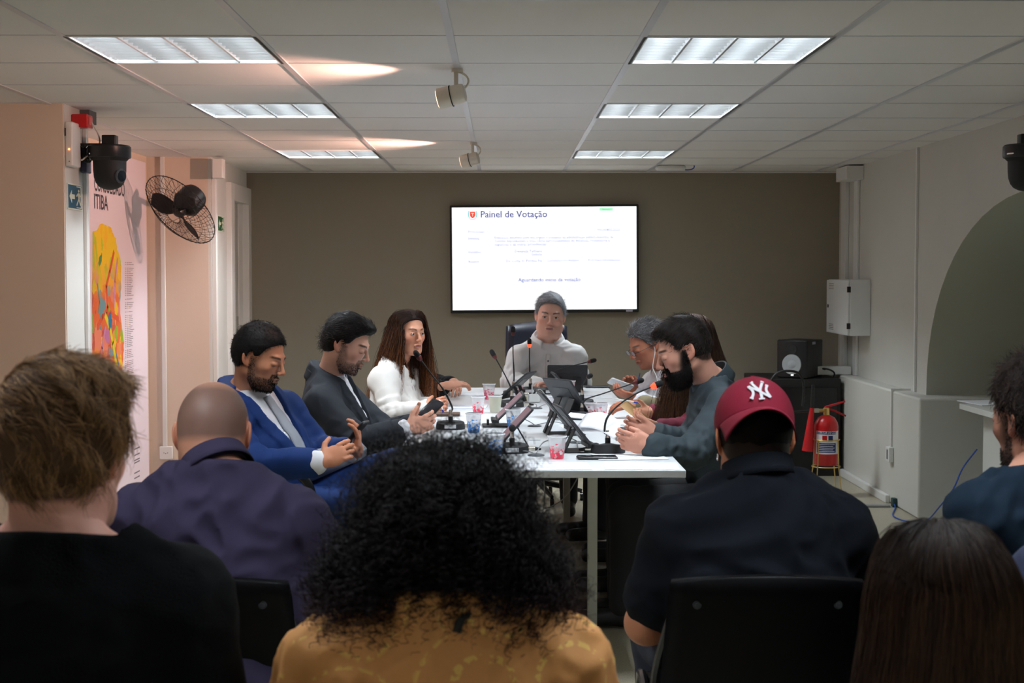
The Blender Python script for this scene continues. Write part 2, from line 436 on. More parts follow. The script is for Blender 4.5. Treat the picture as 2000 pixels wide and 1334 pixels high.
# television
def television():
    D = WALLY-.06
    a = at(879, 400, D); b = at(1247, 611, D)
    r = empty('television', ((a.x+b.x)/2, D, (a.z+b.z)/2), 'large black framed television on the dark wall showing a white voting page', 'television')
    w, h = (b.x-a.x)/2, (a.z-b.z)/2
    r.rotation_euler = (0, -math.radians(.4), 0)
    MB().rbox((-w, 0, -h), (w, .055, h), .008, axis='y').build('casing', M_black, r)
    sc = MB().box((-w+.016, -.0025, -h+.024), (w-.016, .001, h-.016)).build('screen', mat('screen_white', (.8, .8, .8), .3, emit=(.93, .965, 1), es=1.02), r)
    W = 2*w-.032; T = h-.016; L = -w+.016
    px = W/(1872-104)         # metres per pixel of the zoomed crop
    def put(body, x, y, size, m, name='text', right=False, parent=sc, d=-.004):
        vs, fs = text_mesh(body, size, align='RIGHT' if right else 'LEFT')
        X = L+(x-104)*px; Z = T-(y-118)*px
        mb = MB(); mb.add([(X+v[0], d, Z+v[1]) for v in vs], fs)
        return mb.build(name, m, parent, smooth=False)
    nav = mat('screen_text_navy', (.1, .1, .2), .5, emit=(.07, .08, .25), es=1)
    gry = mat('screen_text_grey', (.2, .2, .3), .5, emit=(.3, .32, .5), es=1)
    put('Painel de Votação', 375, 214, 64*px/.72, nav, 'title_text')
    lines = [('Proposição', 258, 362, 0), ('005.00402.2025', 1718, 352, 1), ('Ementa', 258, 427, 0),
             ('Estabelece diretrizes para que órgãos e entidades da administração pública municipal de', 508, 421, 0),
             ('Curitiba disponibilizem o meio oficial para recebimento de denúncias, reclamações e', 508, 453, 0),
             ('sugestões e dá outras providências.', 508, 486, 0), ('Iniciativa', 258, 556, 0), ('Delegada Tathiana', 965, 551, 1),
             ('Guzella', 965, 582, 1), ('Relator', 258, 648, 0), ('Da Costa do Perdeu Piá', 965, 643, 1), ('Conclusão do Relator', 1008, 641, 0),
             ('Por mais informações', 1718, 641, 1)]
    for body, x, y, rt in lines:
        mb = MB()
        size = 26*px/.72
        vs, fs = text_mesh(body, size, align='RIGHT' if rt else 'LEFT', res=1)
        sx = .98 if len(body) < 60 else 1142*px/max(v[0] for v in vs)*(1 if 'Estab' in body else .97)
        X = L+(x-104)*px; Z = T-(y-118)*px
        mb.add([(X+v[0]*sx, -.004, Z+v[1]) for v in vs], fs)
        mb.build('text_line', gry, sc, smooth=False)
    put('Aguardando início da votação', 735, 830, 36*px/.72, mat('screen_text_mid', (.1, .1, .2), .5, emit=(.13, .15, .4), es=1), 'status_text')
    X = L+(1518-104)*px; Z = T-(130-118)*px
    MB().box((X, -.0042, Z-28*px), (X+128*px, -.0026, Z)).build('green_button', mat('screen_green', (.4, .8, .5), .5, emit=(.35, .85, .5), es=1), sc)
    vs, fs = text_mesh('Presenças', 18*px, align='CENTER')
    MB().add([(X+64*px+v[0], -.005, Z-20*px+v[1]) for v in vs], fs).build('button_text', M_signw, sc, smooth=False)
    # coat of arms: red shield with crown, green and blue leaf sprays, ribbon
    cx = L+(302-104)*px; cz = T-(186-118)*px; u = px
    c = MB()
    c.cur = 0; sh = [(-26, 26), (26, 26), (26, -10), (16, -26), (0, -36), (-16, -26), (-26, -10)]
    c.prism([(cx+x*u, cz+z*u) for x, z in sh], -.0045, -.003, 'y')
    c.cur = 1
    c.prism([(cx+x*u, cz+z*u) for x, z in [(-22, 28), (22, 28), (24, 40), (12, 33), (0, 42), (-12, 33), (-24, 40)]], -.0045, -.003, 'y')
    c.prism([(cx+x*u, cz+z*u) for x, z in [(-3, -18), (3, -18), (3, 14), (-3, 14)]], -.0056, -.0045, 'y')
    c.prism([(cx+x*u, cz+z*u) for x, z in [(-14, 8), (14, 8), (14, 14), (-14, 14)]], -.0056, -.0045, 'y')
    for s in (-1, 1):
        for k in range(6):
            c.cur = 2 if k % 2 else 3
            z = -30+k*11; x = s*(32+6*math.sin(k*.6))
            c.prism([(cx+a*u, cz+b*u) for a, b in [(x-s*4, z-5), (x+s*9, z+4), (x+s*5, z+11), (x-s*4, z+5)]], -.0045, -.003, 'y')
    c.cur = 4
    c.prism([(cx+x*u, cz+z*u) for x, z in [(-40, -34), (-20, -38), (0, -44), (20, -38), (40, -34), (34, -42), (0, -52), (-34, -42)]], -.0045, -.003, 'y')
    def em(n, col): return mat(n, col, .5, emit=col, es=1)
    c.build('coat_of_arms', [em('arms_red', (.9, .06, .03)), em('arms_gold', (.85, .55, .5)), em('arms_green', (.1, .45, .3)), em('arms_blue', (.15, .5, .75)), em('arms_pink', (.9, .3, .4))], sc, smooth=False)
    X = L+(1770-104)*px
    MB().box((X, -.003, -h+.004), (X+62*px, .001, -h+.018)).build('corner_sticker', mat('sticker', (.5, .5, .58), .5), r)
television()

# ceiling spots
def spot(px, py, D, label, aim, scale=1):
    x = -.17
    r = empty('track_spot', (x, D, CEIL-.004), label, 'spotlight', 'white track spots on the ceiling rail')
    m = MB().cyl((0, 0, -.012), (0, 0, .0), .022).box((-.012, -.008, -.085), (.004, .008, -.012))
    m.build('bracket', M_track, r)
    MB().tube(bez((.0, 0, -.01), (.055, 0, -.02), (.05, 0, -.06), (.02, 0, -.075), 10), .004).build('cord', M_track, r)
    d = Vector(aim).normalized(); c = Vector((-.022, -.002, -.1))
    Mt = Matrix.Translation(c) @ frame_to(d).to_4x4()
    MB().lathe([(.022, -.055), (.034, -.05), (.037, -.04), (.037, .0), (.040, .003), (.040, .05), (.036, .052)], 20, Mt).build('head', M_track, r)
    MB().lathe([(.0395, -.002), (.0405, -.001), (.0405, .001), (.0395, .002)], 20, Mt, cap=False).build('band', M_dark, r)
    MB().lathe([(.03, .0525), (.034, .053)], 20, Mt).build('lens', mat('spot_lens', (1, .9, .8), .3, emit=(1, .7, .5), es=4), r)
    ld = bpy.data.lights.new('spot_light', 'SPOT'); ld.energy = 80*scale; ld.color = WARM; ld.spot_size = math.radians(108); ld.spot_blend = .8; ld.shadow_soft_size = .018
    lo = bpy.data.objects.new('spot_light', ld); COL.objects.link(lo); lo.parent = r
    lo.location = c+d*.07; lo.rotation_euler = (-d).to_track_quat('Z', 'Y').to_euler()
S1Y = at(885, 136, 5.5).y
spot(880, 136, 5.55, 'nearer white spotlight on the ceiling rail, aimed left', (-1, .12, -.22), .7)
spot(918, 280, 8.62, 'farther white spotlight on the ceiling rail, near the television wall', (-1, .18, -.24), 1.15)

# wifi access point on ceiling
p = onz(1310, 326, CEIL-.01)
r = empty('access_point', (p.x, min(p.y, 10.6), CEIL), 'white rounded access point on the ceiling near the dark wall', 'access point')
MB().rbox((-.105, -.07, -.035), (.105, .07, 0), .04, 6).build('casing', M_duct, r)
MB().tube(bez((.1, 0, -.03), (.15, -.02, -.035), (.17, -.02, -.02), (.165, 0, .0), 10), .004).build('cable', M_cableb, r)

# exit signs
def exit_sign(x, y0, y1, z0, z1, m, label):
    r = empty('exit_sign', (x, (y0+y1)/2, (z0+z1)/2), label, 'exit sign')
    w, h = (y1-y0)/2, (z1-z0)/2
    MB().box((0, -w, -h), (.004, w, h)).build('plate', M_signw, r)
    MB().box((.004, -w*.94, -h*.9), (.005, w*.94, h*.9)).build('panel', m, r)
    f = MB()
    P = lambda pts: f.prism([(a*w, b*h) for a, b in pts], .005, .006, 'x')
    P([(-.82, 0), (-.5, .5), (-.5, .18), (-.1, .18), (-.1, -.18), (-.5, -.18), (-.5, -.5)])          # arrow pointing left
    P([(.15, -.85), (.85, -.85), (.85, .85), (.15, .85), (.15, .78), (.74, .78), (.74, -.78), (.15, -.78)])   # door
    P([(.34, .5), (.46, .62), (.58, .5), (.46, .38)])                                                 # head
    P([(.3, .32), (.56, .36), (.6, -.1), (.42, -.1)])
    P([(.42, -.1), (.56, -.1), (.78, -.6), (.66, -.64)]); P([(.42, -.08), (.54, -.14), (.36, -.4), (.2, -.7), (.12, -.62), (.26, -.36)])
    P([(.3, .3), (.36, .2), (.2, .02), (.1, .1)]); P([(.56, .34), (.72, .12), (.66, .04), (.54, .2)])
    f.build('pictogram', M_signw, r, smooth=False)
a = at(126, 356, 6.74); b = at(157, 409, 7.0)
exit_sign(XP1+.005, 6.73, 6.96, at(126, 408, 6.74).z, at(126, 357, 6.74).z, M_signb, 'blue exit sign with left arrow and running figure on the near left pillar')
exit_sign(XL+.001, 9.9, 10.12, at(427, 452, 9.95).z, at(427, 421, 9.95).z, M_signg, 'small green exit sign beside the white door')

# wall devices on the near pillar
x = XP1+.005
r = empty('wifi_router', (x, 6.72, 1.95), 'white upright router with a small orange light on the left pillar', 'router')
z0, z1 = at(123, 324, 6.71).z, at(123, 237, 6.71).z; r.location.z = (z0+z1)/2
hh = (z1-z0)/2
MB().rbox((0, -.012, -hh), (.035, .12, hh), .008).build('casing', M_duct, r)
MB().box((.0, -.0135, hh*.35), (.006, -.0118, hh*.7)).box((.017, -.0135, -hh*.82), (.021, -.0118, -hh*.77)).build('marking', M_ink, r)
MB().sph((.019, -.013, -hh*.25), .0035).build('status_light', mat('led_orange', (1, .2, .05), .4, emit=(1, .2, .04), es=14), r)
r = empty('alarm_box', (x, 6.86, at(150, 235, 6.8).z), 'red alarm box under the ceiling on the left pillar', 'alarm box')
MB().rbox((0, -.05, -.03), (.075, .04, .03), .006).build('casing', M_red, r, bevel=.003)
MB().box((.0755, -.03, -.018), (.079, -.008, .018)).box((.0755, .0, -.018), (.079, .02, .018)).build('socket', mat('pink_plastic', (.75, .16, .16), .5), r)
r = empty('control_panel', (x, 6.98, at(152, 312, 6.95).z), 'blue grey keypad under the white router on the left pillar', 'keypad')
MB().rbox((0, -.035, -.06), (.03, .05, .055), .006).build('casing', M_blueg, r, bevel=.003)
MB().box((.03, -.018, -.01), (.0315, .03, .035)).build('display', mat('lcd', (.3, .33, .32), .3), r)
def duct(a, b, label, name='cable_duct'):
    o = MB().box(a, b).build(name, M_duct, None, bevel=.003); return tag(o, label, 'cable duct')
duct((XP1+.004, 6.99, 0.01), (XP1+.022, 7.03, CEIL-.001), 'white cable duct running up the back edge of the near left pillar')
MB_ = MB().box((XP1+.005, 6.95, CEIL-.06), (XP1+.05, 7.07, CEIL)).build('ceiling_gap_cover', mat('grey_cover', (.12, .12, .12), .7)); tag(MB_, 'dark cover where the duct meets the ceiling on the left pillar', 'cover')
tag(MB().tube(smoothpath([(x+.07, 6.86, at(150, 230, 6.8).z), (x+.1, 6.9, 2.07), (x+.09, 6.93, 2.02), (x+.04, 6.86, 1.955), (x+.037, 6.84, 1.95)]), .0035).build('white_cable', M_cable), 'white cable looping from the red box to the router', 'cable')
cb = []
rr = random.Random(3)
for k in range(70):
    t = k*.55; cb.append((x+.035+.02*math.sin(k*.31), 6.93+.05*math.cos(t)*(1+.2*math.sin(k*.7)), 1.985+.035*math.sin(t)*(1+.2*math.cos(k*.9))))
cb.append((x+.14, 6.92, 2.0))
tag(MB().tube(smoothpath(cb, 3), .0028, 6).build('coiled_cable', M_blackm), 'black coiled cable behind the left dome camera', 'cable')

# pan tilt cameras
def ptz(loc, label, yaw, mount):
    r = empty('dome_camera', loc, label, 'camera'); r.rotation_euler = (0, 0, yaw)
    MB().lathe([(.095, -.03), (.098, -.025), (.098, .02), (.09, .028)], 36).build('base', M_black, r)
    MB().rbox((-.03, -.028, .028), (.035, .03, .075), .006).build('mount_block', M_black, r, bevel=.002)
    hd = MB().lathe([(.01, -.178), (.03, -.174), (.05, -.163), (.064, -.145), (.072, -.12), (.075, -.09), (.076, -.045), (.085, -.036), (.09, -.03)], 36)
    h = hd.build('head', M_blackm, r)
    Mt = Matrix.Translation((.052, -.035, -.115)) @ frame_to((.85, -.5, -.1)).to_4x4()
    MB().lathe([(.034, -.03), (.034, .012), (.029, .017)], 24, Mt).build('lens_barrel', mat('lens_ring', (.05, .055, .065), .25), r)
    MB().lathe([(.024, .012), (.026, .0175), (.012, .019), (.001, .0195)], 24, Mt).build('lens', M_lens, r)
    MB().box((-.099, -.028, -.018), (-.085, .012, -.012), rotm(0, 0, .45).to_3x3(), (0, 0, 0)).build('badge', M_chrome, r)
    m = MB().box((mount[0]-.03 if mount[0] < 0 else .0, -.03, .012), (mount[0] if mount[0] > 0 else .0, .03, .022)) if False else MB()
    m.box((min(0, mount[0]), -.028, .028), (max(0, mount[0]), .028, .036))
    e = mount[0]; m.box((min(e, e+.006*(-1 if e > 0 else 1)), -.04, -.05), (max(e, e+.006*(-1 if e > 0 else 1)), .04, .036))
    m.build('wall_bracket', M_black, r)
cL = at(214, 296, 6.9)
ptz(cL, 'black dome camera on a bracket at the near left pillar', 0, (x-cL.x+.003, 0))
cR = at(2003, 295, 6.6)
ptz(cR, 'black dome camera cut off by the right edge of the view', 0, (XR-cR.x-.001, 0))

# poster with map
PY0, PY1 = 8.0, 9.66; PZ0, PZ1 = .05, 2.15
r = empty('map_poster', (XPW+.004, (PY0+PY1)/2, 0), 'tall poster with a colourful hand painted city map, between the two left pillars', 'poster')
MB().box((-.003, -(PY1-PY0)/2, PZ0), (0, (PY1-PY0)/2, PZ1)).build('sheet', mat('poster_sheet', s2l(232, 222, 232), .6), r)
yc = (PY0+PY1)/2
def pyz(px, py):      # pixel on the poster plane -> local y,z
    d = _R @ Vector(((px-1000)/F, -(py-667)/F, -1)); t = (XPW+.004)/d.x
    return (d.y*t-yc, CAMZ+d.z*t)
def poster_map():
    nt_m = mat('map_print', (.9, .7, .1), .6)
    nt = nt_m.node_tree; b = nt.nodes['Principled BSDF']; tc = nt.nodes.new('ShaderNodeTexCoord')
    mp = nt.nodes.new('ShaderNodeMapping'); mp.inputs['Scale'].default_value = (1, 1, .8)
    nz = nt.nodes.new('ShaderNodeTexNoise'); nz.inputs['Scale'].default_value = 5; nz.inputs['Detail'].default_value = 5
    mxv = nt.nodes.new('ShaderNodeMixRGB'); mxv.inputs[0].default_value = .25
    vo = nt.nodes.new('ShaderNodeTexVoronoi'); vo.inputs['Scale'].default_value = 16
    nt.links.new(tc.outputs['Object'], mp.inputs['Vector']); nt.links.new(mp.outputs[0], nz.inputs['Vector'])
    nt.links.new(mp.outputs[0], mxv.inputs[1]); nt.links.new(nz.outputs['Color'], mxv.inputs[2]); nt.links.new(mxv.outputs[0], vo.inputs['Vector'])
    sep = nt.nodes.new('ShaderNodeSeparateColor'); nt.links.new(vo.outputs['Color'], sep.inputs[0])
    def ramp(cols):
        rp = nt.nodes.new('ShaderNodeValToRGB'); rp.color_ramp.interpolation = 'CONSTANT'
        while len(rp.color_ramp.elements) < len(cols): rp.color_ramp.elements.new(.5)
        for e, (p_, c) in zip(rp.color_ramp.elements, cols): e.position = p_; e.color = (*s2l(*c), 1)
        nt.links.new(sep.outputs[0], rp.inputs[0]); return rp
    up = ramp([(0, (240, 205, 0)), (.5, (190, 200, 20)), (.68, (244, 190, 10)), (.9, (80, 140, 80)), (.94, (245, 205, 20))])
    lo = ramp([(0, (226, 110, 50)), (.25, (238, 150, 70)), (.42, (200, 90, 60)), (.54, (240, 200, 20)), (.7, (190, 120, 170)), (.8, (110, 160, 170)), (.86, (235, 140, 110)), (.95, (150, 190, 40))])
    sx = nt.nodes.new('ShaderNodeSeparateXYZ'); nt.links.new(tc.outputs['Object'], sx.inputs[0])
    mr = nt.nodes.new('ShaderNodeMapRange'); mr.inputs['From Min'].default_value = 1.28; mr.inputs['From Max'].default_value = 1.5
    nt.links.new(sx.outputs['Z'], mr.inputs['Value'])
    mm = nt.nodes.new('ShaderNodeMixRGB'); nt.links.new(mr.outputs[0], mm.inputs[0]); nt.links.new(lo.outputs[0], mm.inputs[1]); nt.links.new(up.outputs[0], mm.inputs[2])
    nt.links.new(mm.outputs[0], b.inputs['Base Color'])
    out = [(188, 450), (196, 437), (207, 440), (217, 446), (219, 452), (226, 466), (229, 487), (233, 500), (237, 520), (236, 560), (234, 600), (238, 640), (242, 668), (240, 700), (238, 745), (230, 735), (222, 740), (214, 728), (204, 731), (196, 728), (188, 724), (180, 720), (180, 452)]
    rr = random.Random(5); pts = []
    for i in range(len(out)):
        a, b_ = out[i], out[(i+1) % len(out)]
        for k in range(4):
            t = k/4; pts.append(pyz(a[0]+(b_[0]-a[0])*t+rr.uniform(-.7, .7), a[1]+(b_[1]-a[1])*t+rr.uniform(-1.5, 1.5)))
    MB().prism(pts, .0005, .0012, 'x').build('map_drawing', nt_m, r, smooth=False)
    # roads and rivers painted over
    rm = MB()
    def road(pp, wd, ci):
        rm.cur = ci; q = [pyz(*p_) for p_ in pp]
        for i in range(len(q)-1):
            a, b_ = Vector(q[i]), Vector(q[i+1]); t = (b_-a).normalized()*wd; n = Vector((-t.y, t.x))
            a = a-t*.4; b_ = b_+t*.4
            rm.prism([tuple(a-n), tuple(b_-n), tuple(b_+n), tuple(a+n)][::-1], .0013, .0018+ci*.0002, 'x')
    road([(222, 492), (214, 530), (207, 560), (210, 600), (205, 616)], .016, 0)
    road([(205, 616), (214, 640), (220, 670), (228, 720)], .02, 2)
    road([(190, 640), (200, 618), (216, 612), (231, 624)], .016, 0)
    road([(218, 625), (216, 650), (226, 690), (232, 715)], .008, 1)
    road([(205, 640), (199, 680), (196, 700)], .014, 3)
    road([(229, 505), (224, 550), (222, 600)], .012, 3)
    road([(190, 555), (194, 590), (192, 610)], .01, 4)
    rm.build('map_roads', [mat('map_orange', s2l(220, 90, 50), .6), mat('map_blue', s2l(30, 130, 180), .6), mat('map_yellow', s2l(225, 215, 20), .6), mat('map_pink', s2l(205, 140, 185), .6), mat('map_teal', s2l(120, 160, 150), .6)], r, smooth=False)
    bl = MB(); c = pyz(214, 626); bl.prism([(c[0]+.035*math.cos(t), c[1]+.05*math.sin(t)) for t in [k*PI/6 for k in range(12)]], .0013, .0024, 'x'); bl.build('map_lake', mat('map_blue', (0, 0, 0)), r)
    # legend
    lg = MB(); rr = random.Random(9)
    n = 80
    for k in range(n):
        py = 513+k*(798-513)/n
        y0, z = pyz(249, py); y0b, _ = pyz(247, py)
        if rr.random() < .08: continue
        L = rr.uniform(.04, .13); lg.cur = 0
        lg.box((.0005, y0+.03, z-.0016), (.001, y0+.03+L, z+.0016))
        lg.box((.0005, y0-.06, z-.0016), (.001, y0-.03, z+.0016))
        lg.cur = 1+(k//12) % 4; lg.box((.0005, y0, z-.003), (.0012, y0+.014, z+.003))
    for py in (878, 890, 900, 905, 925, 935):
        y0, z = pyz(262, py); lg.cur = 0; lg.box((.0005, y0, z-.004), (.001, y0+.14, z+.004))
    lg.build('legend', [mat('legend_grey', (.2, .19, .22), .8), mat('leg_red', s2l(190, 40, 60), .6), mat('leg_purple', s2l(110, 80, 130), .6), mat('leg_yellow', s2l(220, 180, 40), .6), mat('leg_teal', s2l(40, 110, 120), .6)], r, smooth=False)
    # heading, tall narrow letters
    th = MB()
    for body, pl, pr, pb, hgt in (('CONSOLIDADO', 184, 243, 384, .088), ('ITIBA', 184, 211, 411, .088)):
        vs, fs = text_mesh(body, 1, res=3)
        X0 = min(v[0] for v in vs); X1 = max(v[0] for v in vs)
        ya, za = pyz(pl, 374 if body[0] == 'C' else 410); yb, zb = pyz(pr, 384 if body[0] == 'C' else 411)
        za = zb
        th.add([(.0012, ya+(v[0]-X0)/(X1-X0)*(yb-ya), zb+v[1]/.73*hgt) for v in vs], fs)
    th.build('heading_text', M_ink, r, smooth=False)
poster_map()

# wall fan
fc = at(352, 410, 9.22)
r = empty('wall_fan', fc, 'black wall fan with a wire cage on the far left pillar', 'fan')
n_ = Vector((-.50, -.60, -.64)).normalized(); FM = frame_to(n_).to_4x4()
cg = MB(); cg.M = FM; RB = .262
for rad, z in ((RB, 0), (.2, .045), (.13, .062), (.05, .068)):
    cg.tube([(rad*math.cos(t), rad*math.sin(t), z) for t in [k*2*PI/48 for k in range(48)]], .003 if rad == RB else .0014, 5, closed=True)
for k in range(46):
    for s in (1, -1):
        pts = []
        for j in range(9):
            u = j/8; rad = .045+(RB-.045+.006)*u; t = 2*PI*k/46+s*u*.55
            pts.append((rad*math.cos(t), rad*math.sin(t), .068*(1-u**2.4)))
        if s == 1 or k % 2 == 0: cg.tube(pts, .0013, 4)
for k in range(24):
    pts = []
    for j in range(9):
        u = j/8; rad = .09+(RB-.09)*u; t = 2*PI*k/24-.4*u
        pts.append((rad*math.cos(t), rad*math.sin(t), -.055*(1-u**2)))
    cg.tube(pts, .0013, 4)
cg.build('wire_cage', M_blackm, r)
bl = MB(); bl.M = FM
for k in range(3):
    a0 = 2*PI*k/3+.55
    def bf(u, v):
        t = a0 + (v-.5)*(1.15*(1-.15*u)*math.sin(PI*min(1, .28+u*.62))); rad = .03+.185*u
        return (rad*math.cos(t), rad*math.sin(t), .012+(v-.5)*.05*(1-.3*u))
    m2 = MB(); m2.M = FM; m2.grid(bf, 12, 9); o = m2.build('blade', M_blackm, r, solid=.004)
m2 = MB(); m2.M = FM; m2.lathe([(.038, -.01), (.042, 0), (.04, .03), (.02, .045), (.002, .047)], 20).build('hub', M_black, r)
m2 = MB(); m2.M = FM; m2.lathe([(.03, -.17), (.074, -.165), (.088, -.14), (.09, -.055), (.07, -.03), (.03, -.02)], 28).build('motor', M_black, r)
m2 = MB(); m2.M = FM
vs, fs = [], []
for k in range(6):
    t = -.6+k*.12
    for z in (-.105, -.05): vs.append((.0915*math.cos(t-1.2), .0915*math.sin(t-1.2), z))
m2.add(vs, [(2*i, 2*i+2, 2*i+3, 2*i+1) for i in range(5)]).build('rating_label', M_paper, r)
ar = MB().tube(smoothpath([tuple(-n_*.1), tuple(-n_*.17), (at(384, 392, 9.66)-fc)]), .016, 10)
q = at(384, 392, 9.7)-fc; ar.rbox((q.x-.04, 9.7-fc.y-.03, q.z-.06), (q.x+.04, 9.7-fc.y-.001, q.z+.06), .01)
ar.build('wall_arm', M_black, r)

# ducts, outlets, boxes on the left
xx = at(318, 500, 9.68).x
duct((xx-.014, 9.678, at(318, 872, 9.69).z), (xx+.014, 9.699, CEIL), 'white cable duct rising from the outlet on the far left pillar')
def outlet(c, ax, label, s=.042):
    r = empty('power_outlet', c, label, 'outlet')
    if ax == 'y':
        MB().rbox((-s, -.028, -s), (s, 0, s), .005, axis='y').build('box', M_duct, r)
        f = MB()
        for dx in (-.012, 0, .012): f.cyl((dx, -.0285, 0 if dx else -.004), (dx, -.0275, 0 if dx else -.004), .003, n=8)
        f.build('socket', M_ink, r)
    else:
        MB().rbox((-.03, -s, -s*1.1), (0, s, s*1.1), .005, axis='x').build('box', M_duct, r)
        MB().box((-.0305, -s*.3, -s*.7), (-.0295, s*.3, s*.7)).build('socket', M_ink, r)
p = at(325, 884, 9.69); outlet((p.x, 9.699, p.z), 'y', 'square white power outlet at the foot of the duct on the left pillar')
a = at(419, 318, 9.68); b = at(439, 349, 9.68)
tag(MB().box((a.x, 9.60, b.z), (b.x, 9.699, CEIL-.02)).build('junction_box', M_duct, bevel=.003), 'white junction box under the ceiling beside the fan', 'junction box')
duct((XL-.019+.02, 9.71, 0.01), (XL+.03, 9.76, b.z), 'white cable duct below the junction box on the left')

# right wall: ducts, electrical cabinet
XW = XR
def wy(px): 
    d = _R @ Vector(((px-1000)/F, 0, -1)); return d.y*(XW/d.x)
y0, y1_ = wy(1686), wy(1657)
duct((XW-.03, wy(1656)-.0, ASP+.001), (XW-.001, wy(1648), CEIL-.001), 'white cable duct at the back end of the right wall')
duct((XW-.02, wy(1677), ASP+.001), (XW-.001, wy(1670), CEIL-.001), 'narrow white duct beside the electrical cabinet')
a = at(1675, 322, 10.3)
tag(MB().box((XW-.12, wy(1684), at(1684, 350, 10.3).z), (XW-.001, wy(1662), CEIL-.01)).build('junction_box', M_duct, bevel=.003), 'white junction box at the ceiling above the electrical cabinet', 'junction box')
r = empty('electrical_cabinet', (XW, 10.5, 1.3), 'white metal electrical cabinet on the right wall', 'cabinet')
zt, zb = at(1660, 546, 10.2).z, at(1660, 655, 10.2).z
xa = at(1660, 600, 10.08).x-XW
r.location.z = (zt+zb)/2; hz = (zt-zb)/2
MB().box((xa, -.42, -hz), (-.001, .25, hz)).build('body', M_steelw, r, bevel=.004)
dr = MB().box((xa-.014, -.415, -hz+.004), (xa-.001, .245, hz-.004)).build('door', M_steelw, r, bevel=.003)
hg = MB()
for z in (-hz*.65, hz*.65): hg.box((xa-.02, -.424, z-.02), (xa+.004, -.412, z+.02))
hg.build('hinge', M_black, r)
MB().box((xa-.02, .17, -.01), (xa-.014, .2, .012)).build('latch', M_ink, dr)
vv = MB()
for z in (-1, 1):
    for k in range(4): vv.box((xa-.0155, .02, z*hz*.75+k*.012-.02), (xa-.013, .16, z*hz*.75+k*.012-.017))
vv.build('vent_slots', M_ink, dr)
ys = wy(1790)
tag(MB().box((XW-.014, ys-.012, ASP+.002), (XW-.001, ys+.012, CEIL-.001)).build('cable_duct', M_duct), 'thin duct running up the right wall from the ledge', 'cable duct')
yl = at(1745, 800, 9.0).y
xl = XLG
def ly(px):
    d = _R @ Vector(((px-1000)/F, 0, -1)); return d.y*(xl/d.x)
yo = ly(1745)
tag(MB().box((xl, yo-.008, ASP), (XW, yo+.008, ASP+.012)).box((xl-.012, yo-.008, .3), (xl-.001, yo+.008, ASP+.012)).build('cable_duct', M_duct), 'thin duct going down the front of the white ledge', 'cable duct')
p = at(1742, 903, 9.0); outlet((xl-.001, yo, .31), 'x', 'white power outlet on the front of the ledge')
yb = ly(1742)
tag(MB().box((xl-.03, yb, .001), (xl-.001, WALLY-.5, .05)).build('skirting_duct', M_duct, bevel=.004), 'white skirting duct along the foot of the ledge', 'cable duct')
q = onz(1738, 990, .001)
tag(MB().prism([(q.x-.55, q.y-.02), (q.x, q.y-.02), (q.x, q.y+.03), (q.x-.55, q.y+.03)], .001, .014).build('floor_duct', mat('floor_duct_grey', (.3, .31, .31), .5), bevel=.004), 'grey half round duct lying across the floor', 'cable duct')
tag(MB().box((xl-.028, q.y-.02, .001), (xl-.002, q.y+.03, .055)).build('cable_cover', mat('dark_green_box', (.01, .05, .05), .5), bevel=.003), 'small dark box where the ducts meet on the floor', 'box')
cbp = [(xl-.02, q.y-.02, .02), (xl-.03, q.y-.08, .006), onz(1745, 1008, .006), onz(1775, 1019, .006), onz(1808, 1018, .006), at(1835, 990, 8.1), at(1862, 955, 8.0), at(1880, 915, 7.95), at(1908, 878, 7.85)]
tag(MB().tube(smoothpath(cbp), .004, 6).build('network_cable', M_cableb), 'blue network cable rising from the floor to the white desk', 'cable')
# alcove desk
M_desk = mat('desk_laminate', s2l(206, 208, 202), .45)
r = empty('white_desk', (2.42, 7.0, 0), 'white laminate desk in the arched alcove at the right', 'desk')
MB().box((0, -1.9, .71), (.75, .78, .74)).build('desk_top', M_desk, r, bevel=.003)
MB().box((.1, .66, .0), (.65, .69, .71)).build('side_panel', M_desk, r)
MB().box((.1, -1.8, .0), (.65, -1.77, .71)).build('side_panel', M_desk, r)
MB().box((.1, -1.77, .36), (.12, .66, .71)).build('front_panel', M_desk, r)
p = onz(1900, 787, TZ+.001)
tag(MB().box((2.47, p.y-.15, .7405), (2.68, p.y+.14, .744), rotm(0, 0, .15).to_3x3()).build('paper_stack', M_paper), 'sheets of paper lying on the white alcove desk', 'paper')

# rack, speaker
M_rack = mat('rack_black', (.008, .008, .009), .5)
rx0 = at(1482, 800, 10.35).x; rx1 = at(1642, 800, 10.35).x
rx1 = min(rx1, XLG-.01)
zt = at(1560, 740, 10.35).z
r = empty('equipment_rack', ((rx0+rx1)/2, 10.7, 0), 'black metal rack cabinet under the speaker in the back corner', 'rack')
hw = (rx1-rx0)/2
MB().box((-hw, -.35, .0), (hw, .3, zt)).build('body', M_rack, r, bevel=.006)
MB().box((-hw+.03, -.362, .05), (hw-.03, -.351, zt-.06)).build('door', mat('smoked_glass', (.004, .004, .005), .2), r)
MB().box((-hw+.02, -.358, zt-.03), (-hw+.06, -.351, zt-.015)).build('badge', mat('grey_badge', (.1, .1, .1), .5), r)
ps = at(1563, 742, 10.5)
r = empty('studio_speaker', (ps.x, 10.52, zt+.003), 'black studio speaker with a white cone on top of the rack', 'speaker', rz=math.radians(-33))
w, d, h = .115, .15, at(1563, 665, 10.4).z-zt
MB().rbox((-w, -d, 0), (w, d, h), .012).build('cabinet', mat('speaker_black', (.006, .006, .007), .4), r, bevel=.004)
Mf = Matrix.Translation((0, -d-.001, h*.36)) @ frame_to((0, -1, 0)).to_4x4()
